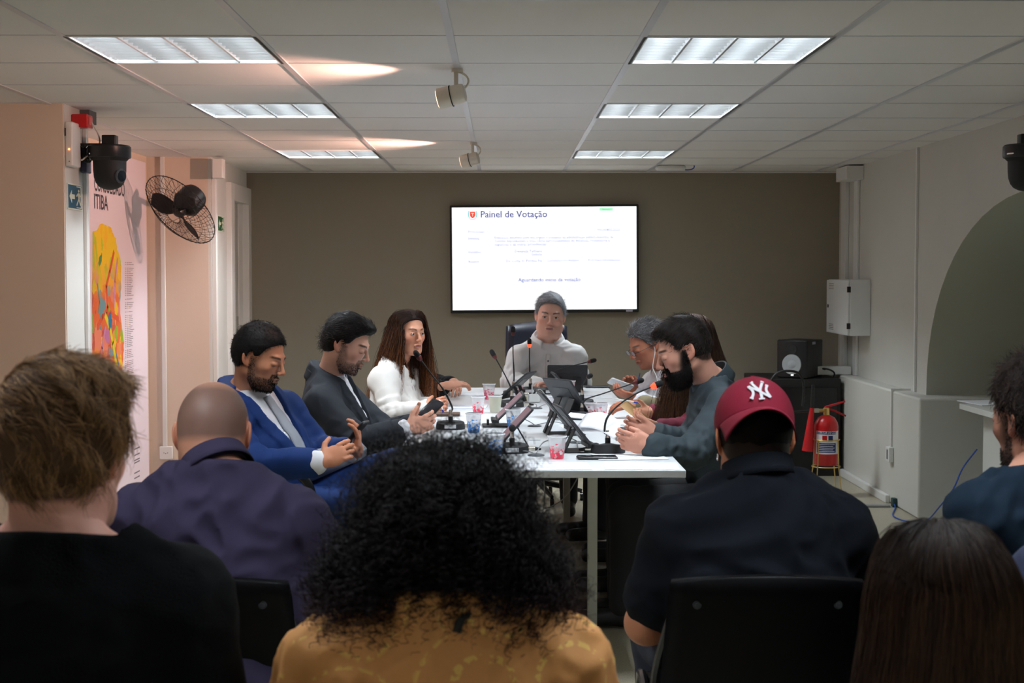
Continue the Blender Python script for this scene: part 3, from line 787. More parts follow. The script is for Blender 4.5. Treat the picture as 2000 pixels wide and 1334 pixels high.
MB().lathe([(.072, 0), (.07, .008), (.064, .008), (.032, .002), (.028, .004), (.014, .012), (.001, .013)], 28, Mf, cap=False).build('woofer_cone', mat('cone_white', s2l(170, 176, 180), .6), r)
Mf = Matrix.Translation((0, -d-.001, h*.76)) @ frame_to((0, -1, 0)).to_4x4()
MB().lathe([(.04, 0), (.036, .004), (.018, .001), (.012, .003), (.001, .005)], 24, Mf, cap=False).build('tweeter', M_blackm, r)
MB().box((-.005, -d-.003, h*.06), (.012, -d-.001, h*.12)).build('logo_light', mat('white_led', (1, 1, 1), .5, emit=(1, 1, 1), es=2), r)
MB().box((w+.0005, -.06, h*.88), (w+.0015, 0, h*.95)).build('asset_sticker', mat('sticker', (0, 0, 0)), r)

# corner box with cables at the ledge end
o = MB().rbox((XW-.3, WALLY-.55, ASP+.002), (XW-.03, WALLY-.46, ASP+.06), .006).build('network_switch', M_duct, bevel=.003)
tag(o, 'white network box on the back end of the ledge behind the rack', 'network box')
tag(MB().tube(bez((XW-.22, WALLY-.56, ASP+.04), (XW-.3, WALLY-.62, ASP+.06), (XLG-.03, WALLY-.66, ASP+.05), (XLG-.06, WALLY-.6, zt+.01)), .006).build('black_cable', M_blackm), 'black cables curling from the network box to the rack', 'cable')

# fire extinguisher
pe = onz(1612, 925, .11); D = pe.y = 9.35
pe = at(1613, 908, 9.45)
r = empty('fire_extinguisher', (pe.x, 9.45, pe.z), 'red carbon dioxide fire extinguisher with black horn', 'fire extinguisher')
R = .077; H = at(1613, 811, 9.45).z-pe.z
MB().lathe([(R*.9, 0), (R, .01), (R, H-.07), (R*.93, H-.045), (R*.7, H-.015), (R*.35, H), (.022, H+.003)], 32).build('cylinder', M_red, r)
def lab(r0, z0, z1, a0, a1, m, name, n=16):
    vs = []
    for k in range(n+1):
        t = a0+(a1-a0)*k/n
        for z in (z0, z1): vs.append((r0*math.cos(t), r0*math.sin(t), z))
    return MB().add(vs, [(2*i, 2*i+2, 2*i+3, 2*i+1) for i in range(n)]).build(name, m, r)
A = lambda d: math.radians(d)
lz0, lz1 = H*.24, H*.70
lab(R+.001, lz0, lz1, A(205), A(330), M_paper, 'label')
navy = mat('label_navy', s2l(28, 50, 120), .5)
lab(R+.0015, H*.635, H*.695, A(207), A(308), navy, 'label_band')
lab(R+.0015, H*.27, H*.46, A(212), A(308), navy, 'label_text_block')
lab(R+.0015, H*.50, H*.61, A(240), A(262), M_red, 'label_pictogram')
lab(R+.0015, H*.50, H*.61, A(268), A(290), navy, 'label_pictogram')
for k in range(5): lab(R+.002, H*(.29+k*.035), H*(.30+k*.035), A(215), A(300-8*(k % 2)), M_paper, 'label_line', 8)
vs, fs = text_mesh('EXTINTOR DE CO2', .026)
xm = max(v[0] for v in vs)
MB().add([((R+.0022)*math.cos(A(208)+v[0]/xm*A(98)), (R+.0022)*math.sin(A(208)+v[0]/xm*A(98)), H*.645+v[1]) for v in vs], fs).build('label_title', M_paper, r, smooth=False)
MB().lathe([(.02, H), (.02, H+.045), (.014, H+.05)], 14).cyl((-.06, 0, H+.03), (0, 0, H+.03), .012).build('valve', M_brass, r)
MB().box((-.09, -.014, H+.018), (-.05, .014, H+.045)).build('outlet_nut', M_nickel, r)
hd = MB(); hd.tube([(-.01, 0, H+.05), (.02, 0, H+.06), (.12, 0, H+.09)], [.008, .008, .006], 8); hd.tube([(0, 0, H+.045), (.05, 0, H+.03), (.125, 0, H-.005)], [.008, .007, .006], 8)
hd.build('handle', mat('handle_red', s2l(170, 15, 30), .4), r)
hs = smoothpath([(-.08, 0, H+.03), (-.3, -.02, H+.03), (-.38, -.03, H+.14), (-.33, -.03, H+.27), (-.2, -.03, H+.28), (-.155, -.03, H+.2), (-.16, -.03, H+.06)])
MB().tube(hs, .008, 8).build('hose', mat('rubber_hose', (.015, .015, .016), .5), r)
ht = at(1586, 797, 9.42)-Vector(r.location); hb = at(1577, 881, 9.42)-Vector(r.location)
tp = at(1588, 752, 9.42)-Vector(r.location)
MB().cyl(tp, ht, .011, .012).build('hose_grip', mat('rubber_hose', (0, 0, 0)), r)
MB().cyl(ht, hb, .014, .036, n=20).build('horn', mat('horn_red', s2l(200, 20, 30), .45), r)
r2 = empty('extinguisher_stand', (pe.x, 9.45, 0), 'thin brass wire stand holding the fire extinguisher', 'stand')
st = MB(); z = pe.z-.004
st.tube([(.09*math.cos(t), .09*math.sin(t), z-.004) for t in [k*2*PI/24 for k in range(24)]], .004, 6, closed=True)
st.tube([(.086*math.cos(t), .086*math.sin(t), z+.17) for t in [k*2*PI/24 for k in range(24)]], .003, 6, closed=True)
st.build('ring', M_brass, r2)
for a in (20, 110, 200, 290):
    t = A(a+25); c, s = math.cos(t), math.sin(t)
    MB().tube([(.088*c, .088*s, z+.17), (.095*c, .095*s, z), (.125*c, .125*s, .0)], .004, 6).build('leg', M_brass, r2)
# ------------------------------------------------------------------ conference table
M_top = mat('table_laminate', s2l(218, 222, 226), .28, var=.01, vscale=4)
M_edge = mat('table_edge', s2l(205, 208, 200), .45)
nR = onz(1340, 919, TZ); nL = onz(757, 919, TZ); fR = onz(1193, 757, TZ); fL = onz(851, 757, TZ)
TY0 = (nR.y+nL.y)/2; TY1 = (fR.y+fL.y)/2; TX0 = nL.x; TX1 = nR.x
tb = empty('conference_table', ((TX0+TX1)/2, (TY0+TY1)/2, 0), 'long white meeting table with microphones and tablets on it', 'table')
hw, hl = (TX1-TX0)/2, (TY1-TY0)/2
MB().box((-hw, -hl, TZ-.026), (hw, hl, TZ)).build('tabletop', M_top, tb, bevel=.002)
LEGX = at(1156, 1100, 5.85).x-tb.location.x
for sy, y in ((-1, -hl+.72), (1, hl-.7)):
    l = MB()
    y_ = y
    xs = (LEGX, -LEGX-.02)
    for x in xs: l.box((x-.019, y_-.02, .0), (x+.019, y_+.02, TZ-.027))
    for x in xs[:1]:
        l.box((x-.45, y_-.02, .0), (x-.019, y_+.02, .04))
    l.box((xs[1]+.019, y_-.02, 0), (xs[1]+.2, y_+.02, .04))
    l.box((xs[1], y_-.018, TZ-.07), (xs[0], y_+.018, TZ-.027))
    l.build('leg', M_edge, tb, bevel=.002)
MB().box((-.12, -hl+.75, TZ-.14), (.12, hl-.75, TZ-.1)).box((-.12, -hl+.75, TZ-.14), (-.115, hl-.75, TZ-.06)).build('cable_tray', mat('tray_dark', (.03, .03, .03), .6), tb)
T = lambda px, py, dz=0.0: onz(px, py, TZ) + Vector((0, 0, dz))
for k, pts in enumerate([[(1030, 933), (1035, 1000), (1052, 1010), (1070, 995)], [(1062, 935), (1064, 975), (1058, 1005), (1050, 1020)], [(1130, 930), (1105, 970), (1075, 990), (1060, 992)]]):
    tag(MB().tube(smoothpath([at(x, y, 6.4+.1*k) for x, y in pts]), .003, 6).build('loose_cable', M_cable),
        ['thin white cable hanging at the left under the table edge', 'thin white cable hanging straight down in the middle under the table', 'thin white cable sagging towards the table leg'][k], 'cable')
# grommets
GR = [(1047, 798, 'farthest small grey cable disc on the table'), (1044, 833, 'small grey cable disc in the middle of the table'), (1047, 890, 'small grey cable disc near the front, beside the red printed cup'), (1126, 865, 'small grey cable disc under the near right tablet stand')]
for x, y, L in GR:
    p = T(x, y); tag(MB().lathe([(.032, 0), (.032, .003), (.024, .006), (.001, .007)], 24).build('cable_grommet', mat('grommet', (.07, .075, .085), .4), loc=p+Vector((0, 0, .0003))), L, 'cable grommet', 'cable discs along the middle of the table')
p = T(1044, 859); tag(MB().rbox((-.025, -.03, 0), (.025, .03, .006), .004).build('cover_plate', M_top, loc=p), 'small flat white cover plate in the middle of the table', 'cover plate')
# papers
def paper(px, py, w, d, rot, label, group=None, th=.0008, text=True, lift=0):
    p = T(px, py)
    r = MB().box((-w/2, -d/2, 0), (w/2, d/2, th)).build('paper_sheet', M_paper, loc=p+Vector((0, 0, .0006+lift)))
    r.rotation_euler = (0, 0, rot); tag(r, label, 'paper', group)
    if text:
        t = MB(); rr = random.Random(int(px*7+py))
        n = int(d/.012)
        for k in range(2, n-2):
            if rr.random() < .15: continue
            y = d/2-k*.012; t.box((-w/2+.02, y-.0012, th+.0001), (-w/2+.02+(w-.04)*rr.uniform(.6, 1), y+.0012, th+.0003))
        t.build('printed_text', mat('print_grey', (.35, .36, .42), .8), r, smooth=False)
    return r
G = 'printed sheets lying on the table'
paper(1075, 911, .28, .2, .03, 'printed sheet at the near edge of the table, left of the black phone', G)
paper(1252, 911, .26, .19, -.04, 'printed sheet at the near right corner of the table', G)
paper(1230, 893, .26, .18, .1, 'printed sheet under the dark shirted man’s forearm', G, lift=.0012)
paper(1160, 835, .28, .2, .15, 'sheets of paper under the bearded man’s raised page', G)
paper(1160, 795, .28, .24, .06, 'open printed sheets on the right side in front of the writing hand', G)
paper(1152, 775, .25, .25, -.06, 'printed sheets on the far right side of the table by the earphone man', G)
paper(910, 770, .28, .2, .1, 'loose papers under the folded hands at the far left corner', G)
paper(898, 795, .28, .2, -.05, 'paper with blue print in front of the woman in white', G, th=.004)
paper(884, 809, .26, .18, .05, 'printed form in front of the woman in white, nearest the cups', G)
paper(880, 827, .26, .16, .1, 'sheet of paper under the grey suited man’s hands', G)
# curled page stack
p = T(1180, 838)
def pg(u, v): return (-.16+.3*u, -.1+.2*v, .012+.055*(1-u)**2*.9+.02*math.sin(u*3.1))
o = MB().grid(pg, 14, 6).build('page_stack', M_paper, loc=p, solid=.003); o.rotation_euler = (0, 0, -.15)
tag(o, 'thick curled stack of white pages in front of the bearded man', 'paper')

# microphones
M_foam = mat('mic_foam', (.008, .008, .009), .95, bump=.6, bscale=500)
M_mic = mat('mic_base_black', (.02, .021, .024), .5)
M_redled = mat('mic_red_ring', (1, .05, .02), .4, emit=(1, .06, .02), es=2.2)
def mic(base, neck, head_dir, label, rz=0, ring=False, scale=1, plug=True):
    b = Vector(base)
    r = empty('gooseneck_microphone', b, label, 'microphone', 'gooseneck microphones on the meeting table')
    r.rotation_euler = (0, 0, 0)
    R3 = rotm(0, 0, rz)
    m = MB(); m.M = R3
    def prof(u, v):
        t = 2*PI*u; rr = [0.0, .98, 1, .94, .0][v]; z = [0.0005, .0005, .012, .03, .034][v]
        z += (.006*math.sin(t)) if v in (3, 4) else 0
        return (.062*rr*math.cos(t)*scale, .052*rr*math.sin(t)*scale, z)
    vs = []; fs = []; n = 28
    for v in range(5):
        for i in range(n): vs.append(prof(i/n, v))
    for v in range(4):
        for i in range(n):
            j = (i+1) % n; fs.append((v*n+i, v*n+j, (v+1)*n+j, (v+1)*n+i))
    m.add(vs, fs); m.build('base', M_mic, r, bevel=0)
    m = MB(); m.M = R3; m.box((-.03, -.0535*scale, .008), (.02, -.0505*scale, .024)); m.build('asset_sticker', mat('sticker_white', (.65, .66, .68), .5), r)
    MB().lathe([(.0105, .03), (.0105, .056), (.0085, .058)], 14).build('socket', M_black, r)
    MB().lathe([(.0085, .056), (.009, .06), (.0075, .07), (.0085, .078), (.006, .086)], 14).build('collar', M_nickel, r)
    pts = smoothpath([(0, 0, .08)]+[tuple(Vector(q)-b) for q in neck], 6)
    MB().tube(pts, [.0042 if i < len(pts)*.5 else .0032 for i in range(len(pts))], 8).build('gooseneck', M_blackm, r)
    e = pts[-1]; d = Vector(head_dir).normalized() if head_dir else (pts[-1]-pts[-4]).normalized()
    Mt = Matrix.Translation(e) @ frame_to(d).to_4x4()
    MB().lathe([(.004, -.004), (.008, .0), (.012, .006), (.0125, .03), (.0105, .038), (.005, .043), (.0005, .044)], 18, Mt @ Matrix.Translation((0, 0, .008))).build('foam_head', M_foam, r)
    MB().lathe([(.005, -.006), (.0078, -.004), (.0115, .0075), (.0128, .011), (.0128, .014)], 18, Mt @ Matrix.Translation((0, 0, .003))).build('light_ring', M_redled if ring else mat('mic_ring_off', (.10, .01, .01), .4), r)
    if plug:
        m = MB(); m.M = R3; m.cyl((.058, .0, .014), (.088, 0, .014), .0085).build('plug', M_nickel, r)
        m = MB(); m.M = R3; m.cyl((.088, 0, .014), (.112, 0, .012), .008, .004).build('plug_boot', M_blackm, r)
    return r
def at2(px, py, D): return at(px, py, D)
b = T(880, 838); D = b.y
mic(b, [at(883, 795, D+.02), at(865, 760, D+.02), at(838, 725, D+.03), at(822, 703, D+.04)], None, 'gooseneck microphone at the left table edge reaching up to the woman in white', rz=.1, scale=1.05)
b = T(1000, 884); D = b.y
mic(b, [at(998, 853, D), at(999, 843, D-.0), at(1000, 834, D-.03)], (0.02, -1, -.05), 'short gooseneck microphone near the front left, pointing at the camera', rz=.1, scale=1.05)
b = T(1187, 884); D = b.y
mic(b, [at(1181, 845, D), at(1185, 818, D), at(1206, 793, D+.02), at(1240, 770, D+.03), at(1272, 756, D+.04)], None, 'near right gooseneck microphone with glowing red ring', rz=PI+.05, ring=True, scale=1.1)
b = T(1137, 819); D = b.y
mic(b, [at(1138, 790, D), at(1146, 779, D), at(1180, 768, D+.03), at(1238, 748, D+.05)], None, 'gooseneck microphone with unlit head bent toward the writing hand at the right', rz=PI)
b = T(1036, 768); D = b.y
mic(b, [at(1035, 735, D), at(1034, 700, D), at(1034, 678, D)], None, 'upright gooseneck microphone with red ring in front of the chairman', rz=0, ring=True, plug=False)
b = T(1000, 795); D = b.y
mic(b, [at(997, 755, D), at(985, 730, D), at(968, 700, D)], None, 'gooseneck microphone leaning left at the far left of the table', rz=0)
b = T(1003, 775); D = b.y
mic(b, [at(1004, 735, D), at(1002, 690, D), at(1002, 655, D)], None, 'tall straight gooseneck microphone beside the chairman’s right arm', rz=.3, plug=True)
b = T(1072, 769); D = b.y
mic(b, [at(1070, 742, D), at(1078, 728, D), at(1110, 717, D), at(1148, 707, D)], None, 'gooseneck microphone bent far right above the chairman’s tablet', rz=.2, plug=False)
b = T(1137, 792); D = b.y
mic(b, [at(1137, 765, D), at(1139, 750, D-.03), at(1148, 737, D-.12)], (.35, -1, .3), 'gooseneck microphone whose round black head faces the camera beside the chairman’s tablet', rz=0, plug=False)

# cables from mics to grommets
def tcab(pts, label):
    tag(MB().tube(smoothpath(pts), .0022, 6).build('microphone_cable', M_cableg), label, 'cable')
tcab([T(1022, 887, .013), T(1034, 885, .006), T(1045, 890, .006)], 'cable from the near left microphone into the near cable disc')
tcab([T(1047, 890, .008), T(1060, 880, .03), at(1080, 858, 5.7), at(1105, 853, 5.8), T(1126, 865, .008)], 'thin cable arching between two cable discs behind the red printed cup')
tcab([T(1140, 887, .01), T(1130, 882, .004), T(1127, 867, .006)], 'white cable from the near right microphone plug')
tcab([T(1044, 833, .007), at(1035, 824, 6.6), at(1020, 818, 6.65), T(1002, 824, .003)], 'thin cable from the middle cable disc to the left')
tcab([T(1048, 833, .007), at(1065, 826, 6.6), at(1085, 824, 6.65), T(1105, 830, .003)], 'thin cable from the middle cable disc to the right tablet stand')
tcab([T(1047, 798, .007), at(1047, 790, 7.5), at(1035, 787, 7.6), T(1022, 788, .008)], 'thin cable from the far cable disc to the far left microphone')
tcab([T(1052, 798, .007), at(1065, 790, 7.5), at(1078, 788, 7.6), T(1090, 792, .003)], 'thin cable from the far cable disc to the right')
p = T(1043, 786)
r = empty('power_adapter', p, 'small white power adapter in front of the chairman', 'power adapter')
MB().rbox((-.032, -.03, .001), (.032, .03, .045), .01).build('body', M_duct, r)
MB().tube(bez((.01, 0, .045), (.015, .02, .08), (.05, .05, .08), (.07, .06, .002)), .003).tube(bez((-.01, 0, .045), (-.01, .0, .1), (-.01, .05, .12), (-.01, .06, .03)), .003).build('cord', M_cable, r)
p = T(1023, 787); tag(MB().rbox((-.02, -.012, .001), (.02, .012, .026), .005).build('plug_block', mat('cream_plastic', s2l(214, 208, 180), .5), loc=p+Vector((0, .12, 0))), 'small cream plug beside the white power adapter', 'plug')

# tablets on folding stands
M_tab = mat('tablet_back', (.025, .026, .03), .5)
M_scr = mat('tablet_screen', (.02, .02, .025), .12)
M_scrw = mat('tablet_screen_lit', (.3, .18, .22), .2, emit=(.5, .3, .36), es=.15)
def tablet(base, face, tilt, label, w=.25, h=.17, lit=False):
    """face: yaw of the side the screen looks to; tilt back from vertical"""
    r = empty('tablet_on_stand', Vector(base), label, 'tablet', 'tablets on folding stands')
    r.rotation_euler = (0, 0, face)           # screen looks to local +x
    q = Matrix.Translation((.0, 0, .035)) @ rotm(0, -tilt, 0)
    m = MB(); m.M = q; m.rbox((-.009, -w/2, 0), (0, w/2, h), .008, axis='x'); bd = m.build('tablet', M_tab, r)
    m = MB(); m.M = q; m.box((0, -w/2+.01, .01), (.001, w/2-.01, h-.01)); m.build('screen', M_scrw if lit else M_scr, bd)
    m = MB(); m.M = q; m.box((-.0105, -w/2+.05, .04), (-.009, w/2-.05, h-.05)); m.build('case_panel', M_black, bd)
    s = MB(); w2 = w*.36
    s.rbox((-.10, -w2, .0005), (.06, w2, .006), .01)
    s.build('stand_foot', M_mic, r)
    bx = Vector((-.10, 0, .004)); tp = q @ Vector((-.01, 0, h*.42))
    a = MB()
    for y in (-w2*.95, w2*.35):
        a.add([(bx.x, y, bx.z), (bx.x, y+w2*.6, bx.z), (tp.x, y+w2*.6, tp.z), (tp.x, y, tp.z), (bx.x-.006, y, bx.z), (bx.x-.006, y+w2*.6, bx.z), (tp.x-.006, y+w2*.6, tp.z), (tp.x-.006, y, tp.z)],
              [(0, 1, 2, 3), (7, 6, 5, 4), (0, 4, 5, 1), (1, 5, 6, 2), (2, 6, 7, 3), (3, 7, 4, 0)])
    a.add([(bx.x, -w2, bx.z), (bx.x, w2, bx.z), (bx.x+(tp.x-bx.x)*.35, w2, bx.z+(tp.z-bx.z)*.35), (bx.x+(tp.x-bx.x)*.35, -w2, bx.z+(tp.z-bx.z)*.35)], [(0, 1, 2, 3)])
    a.build('stand_arm', M_mic, r, smooth=False)
    lp = MB(); f = q @ Vector((.006, 0, -.004)); lp.box((f.x-.02, -w2, .02), (f.x+.012, w2, .034)).box((.03, -w2*.3, .006), (.04, w2*.3, .03)); lp.build('stand_ledge', M_mic, r)
    return r
tablet(T(985, 785), PI-.3, .85, 'tablet on stand at the far left, leaning beside the pink printed cup', h=.2, w=.2)
tablet(T(968, 832), PI+.04, .8, 'tablet on stand at the left, showing a sliver of pink screen behind the blue cup', lit=True, w=.2)
tablet(T(980, 872), PI+.06, .75, 'tablet on stand nearest on the left, half hidden by the curly hair', lit=True, w=.18, h=.17)
tablet(T(1108, 764), PI/2, .22, 'big black tablet standing upright in front of the chairman, its back to the camera', w=.235, h=.125)
tablet(T(1122, 784), .1, .75, 'tablet on stand seen edge on behind the two pink cups at the right', w=.16, h=.17)
tablet(T(1122, 815), .62, .6, 'tablet on stand at the right showing its black back to the camera', w=.22, h=.19)
tablet(T(1112, 848), .12, .7, 'tablet on stand in the middle of the right row, seen edge on', w=.2, h=.2)
tablet(T(1148, 881), .15, .68, 'nearest right tablet on stand beside the red ringed microphone', w=.18, h=.19, lit=False)

# cups
def cupmat(name, col, lo=.5):
    m = mat(name, (.85, .85, .88), .15, alpha=.55, trans=0)
    nt = m.node_tree; b = nt.nodes['Principled BSDF']; tc = nt.nodes.new('ShaderNodeTexCoord')
    n = nt.nodes.new('ShaderNodeTexNoise'); n.inputs['Scale'].default_value = 75; n.inputs['Detail'].default_value = 3
    sx = nt.nodes.new('ShaderNodeSeparateXYZ'); nt.links.new(tc.outputs['Object'], sx.inputs[0]); nt.links.new(tc.outputs['Object'], n.inputs['Vector'])
    mr = nt.nodes.new('ShaderNodeMapRange'); mr.inputs['From Min'].default_value = 0; mr.inputs['From Max'].default_value = .08; mr.inputs['To Min'].default_value = .14; mr.inputs['To Max'].default_value = -.2
    nt.links.new(sx.outputs['Z'], mr.inputs['Value'])
    ad = nt.nodes.new('ShaderNodeMath'); ad.operation = 'ADD'; nt.links.new(n.outputs['Fac'], ad.inputs[0]); nt.links.new(mr.outputs[0], ad.inputs[1])
    rp = nt.nodes.new('ShaderNodeValToRGB'); rp.color_ramp.elements[0].position = lo; rp.color_ramp.elements[1].position = lo+.04
    nt.links.new(ad.outputs[0], rp.inputs[0])
    mx = nt.nodes.new('ShaderNodeMixRGB'); mx.inputs[1].default_value = (.82, .83, .86, 1); mx.inputs[2].default_value = (*s2l(*col), 1)
    nt.links.new(rp.outputs[0], mx.inputs[0]); nt.links.new(mx.outputs[0], b.inputs['Base Color'])
    ma = nt.nodes.new('ShaderNodeMapRange'); ma.inputs['To Min'].default_value = .45; ma.inputs['To Max'].default_value = .9
    nt.links.new(rp.outputs[0], ma.inputs['Value']); nt.links.new(ma.outputs[0], b.inputs['Alpha'])
    return m
M_cr = cupmat('cup_red_print', (235, 60, 90)); M_cb = cupmat('cup_blue_print', (60, 130, 200), .47)
M_cp = cupmat('cup_pink_print', (226, 70, 110), .46); M_cy = mat('cup_plain', s2l(205, 205, 185), .3, alpha=.75)
CUPS = [(955, 780, M_cp, 'pink printed plastic cup at the far left, beside the leaning tablet', .085),
        (934, 808, M_cr, 'red printed plastic cup in front of the papers of the woman in white', .085),
        (967, 806, M_cy, 'plain pale plastic cup behind the left tablet', .085),
        (925, 845, M_cb, 'blue printed plastic cup beside the left microphone base', .085),
        (1002, 836, M_cb, 'blue printed plastic cup behind the short microphone', .085),
        (968, 888, M_cb, 'blue printed plastic cup half hidden by the curly hair', .08),
        (1088, 896, M_cr, 'red printed plastic cup nearest the front edge of the table', .085),
        (1083, 806, M_cr, 'pink printed plastic cup at the left of the black backed tablet', .085),
        (1096, 769, M_cp, 'pink cup in front of the chairman’s tablet, left of the pair', .08),
        (1112, 771, M_cp, 'pink cup in front of the chairman’s tablet, right of the pair', .08),
        (1151, 817, M_cr, 'clear red printed cup at the right, left of the pair behind the curled pages', .075),
        (1173, 818, M_cr, 'clear red printed cup at the right, right of the pair behind the curled pages', .075),
        (1012, 770, M_cp, 'pink cup behind the far left tablet by the tall microphone', .08)]
for x, y, m, L, h in CUPS:
    p = T(x, y); r = empty('plastic_cup', p, L, 'cup', 'disposable cups on the table')
    MB().lathe([(.001, .0015), (.0235, .0015), (.0245, .003), (.034, h-.004), (.0362, h-.002), (.0362, h), (.034, h)], 24, cap=False).build('cup_wall', m, r)
    MB().lathe([(.0342, h-.0045), (.0368, h-.003), (.0368, h+.0005), (.0345, h+.0008)], 24, cap=False).build('rim', mat('cup_rim', (.85, .86, .88), .3), r)
    if m is M_cb: MB().lathe([(.001, .003), (.0235, .003), (.029, h*.5), (.001, h*.5)], 20, cap=False).build('water', mat('water', (.55, .75, .9), .05, alpha=.35), r)
def phone(p, rot, label, m=None, tilt=None, sc=1):
    r = empty('mobile_phone', p, label, 'phone')
    r.rotation_euler = rot
    MB().rbox((-.075*sc, -.036*sc, 0), (.075*sc, .036*sc, .009), .009, 4).build('body', m or M_black, r)
    MB().rbox((-.071*sc, -.033*sc, .0085), (.071*sc, .033*sc, .0096), .007, 4).build('screen', M_scr, r)
    return r
phone(T(1166, 896, .0008), (0, 0, .03), 'black phone lying at the near edge of the table', sc=1.0)
phone(T(1167, 757, .001), (0, 0, .02), 'black phone lying at the far right beside the chairman’s tablet')
def pen(a, b_, m, label):
    a, b_ = Vector(a), Vector(b_); c = (a+b_)/2; r = empty('ballpoint_pen', c, label, 'pen'); d = (b_-a)
    MB().cyl(-d*.42, d*.5, .004, .004, 10).cyl(-d*.5, -d*.42, .001, .004, 10).build('barrel', m, r)
    MB().cyl(d*.3, d*.5, .0046, .0046, 10).build('cap', mat('pen_blue', s2l(20, 40, 150), .3), r)
o = tag(MB().rbox((-.08, -.05, .001), (.08, .05, .014), .004).build('notebook', mat('notebook_brown', s2l(88, 66, 52), .6), loc=T(866, 812)), 'brown notebook under the hands of the woman in white', 'notebook')
pen(T(1158, 797, .006), T(1183, 792, .006), mat('pen_body', (.03, .05, .15), .3), 'dark blue pen lying on the papers at the right of the table')

# ------------------------------------------------------------------ chairs
M_chairb = mat('chair_black', (.0022, .0022, .003), .5, spec=.12)
M_leather = mat('chair_leather', s2l(28, 30, 44), .35, bump=.1, bscale=120)
M_steelb = mat('chair_tube', (.015, .015, .016), .25)
def chair(x, y, rz, label, group, back_h=.86, w=.46, arms=False, shell=M_chairb, backx=-.21, lean=.14, screws=False, base='legs'):
    """faces local +x"""
    r = empty('office_chair' if base == 'star' else 'stacking_chair', (x, y, 0), label, 'chair', group, rz)
    MB().grid(lambda u, v: (-.2+.43*v, (u-.5)*w, .455-.02*math.sin(PI*v)-.03*max(0, v-.8)*5+.012*(2*u-1)**2), 10, 10).build('seat', shell, r, solid=.02)
    z0 = .42 if base != 'star' else .54
    def bk(u, v):
        z = z0+(back_h-z0)*v; y_ = (u-.5)*w*(1-.06*v)
        return (backx-lean*v+.045*(2*u-1)**2, y_, z-.02*(2*u-1)**2*(v > .9))
    b = MB().grid(bk, 13, 9).build('backrest', shell, r, solid=.016 if base != 'star' else .05)
    if screws:
        for s in (-1, 1):
            f = bk(.5+s*.36, .82); MB().cyl((f[0]-.012, f[1], f[2]), (f[0]-.006, f[1], f[2]), .009, n=14).cyl((f[0]-.015, f[1], f[2]), (f[0]-.011, f[1], f[2]), .005, n=10).build('screw_cap', mat('screw_grey', (.05, .055, .06), .3), b)
    if base == 'legs':
        for sy in (-1, 1):
            MB().tube(smoothpath([(.2, sy*.22, .0), (.19, sy*.22, .43), (0, sy*.22, .445), (-.17, sy*.22, .44), (-.2, sy*.22, .56), (backx-lean*.4-.01, sy*.19, .72)], 5), .011, 8).build('side_frame', M_steelb, r)
            MB().tube([(-.16, sy*.22, .44), (-.26, sy*.23, 0)], .011, 8).build('leg', M_steelb, r)
    else:
        MB().cyl((0, 0, .1), (0, 0, .43), .028).build('column', M_steelb, r)
        st = MB()
        for k in range(5):
            t = k*2*PI/5+.3; st.tube([(0, 0, .12), (.15*math.cos(t), .15*math.sin(t), .09), (.28*math.cos(t), .28*math.sin(t), .06)], [.022, .018, .012], 8); st.cyl((.28*math.cos(t), .28*math.sin(t)-.012, .026), (.28*math.cos(t), .28*math.sin(t)+.012, .026), .026)
        st.build('star_base', M_steelb, r)
        MB().tube([(-.05, 0, .43), (backx-.06, 0, .43), (backx-.08, 0, .62)], .018, 8).build('back_support', M_steelb, r)
    if arms:
        for sy in (-1, 1):
            MB().tube(smoothpath([(-.2, sy*(w/2+.02), .46), (-.19, sy*(w/2+.03), .62), (-.1, sy*(w/2+.035), .68), (.08, sy*(w/2+.035), .68), (.17, sy*(w/2+.03), .62), (.18, sy*(w/2+.01), .46)], 6), .014, 10, flat=1.3).build('armrest', M_steelb, r)
    return r
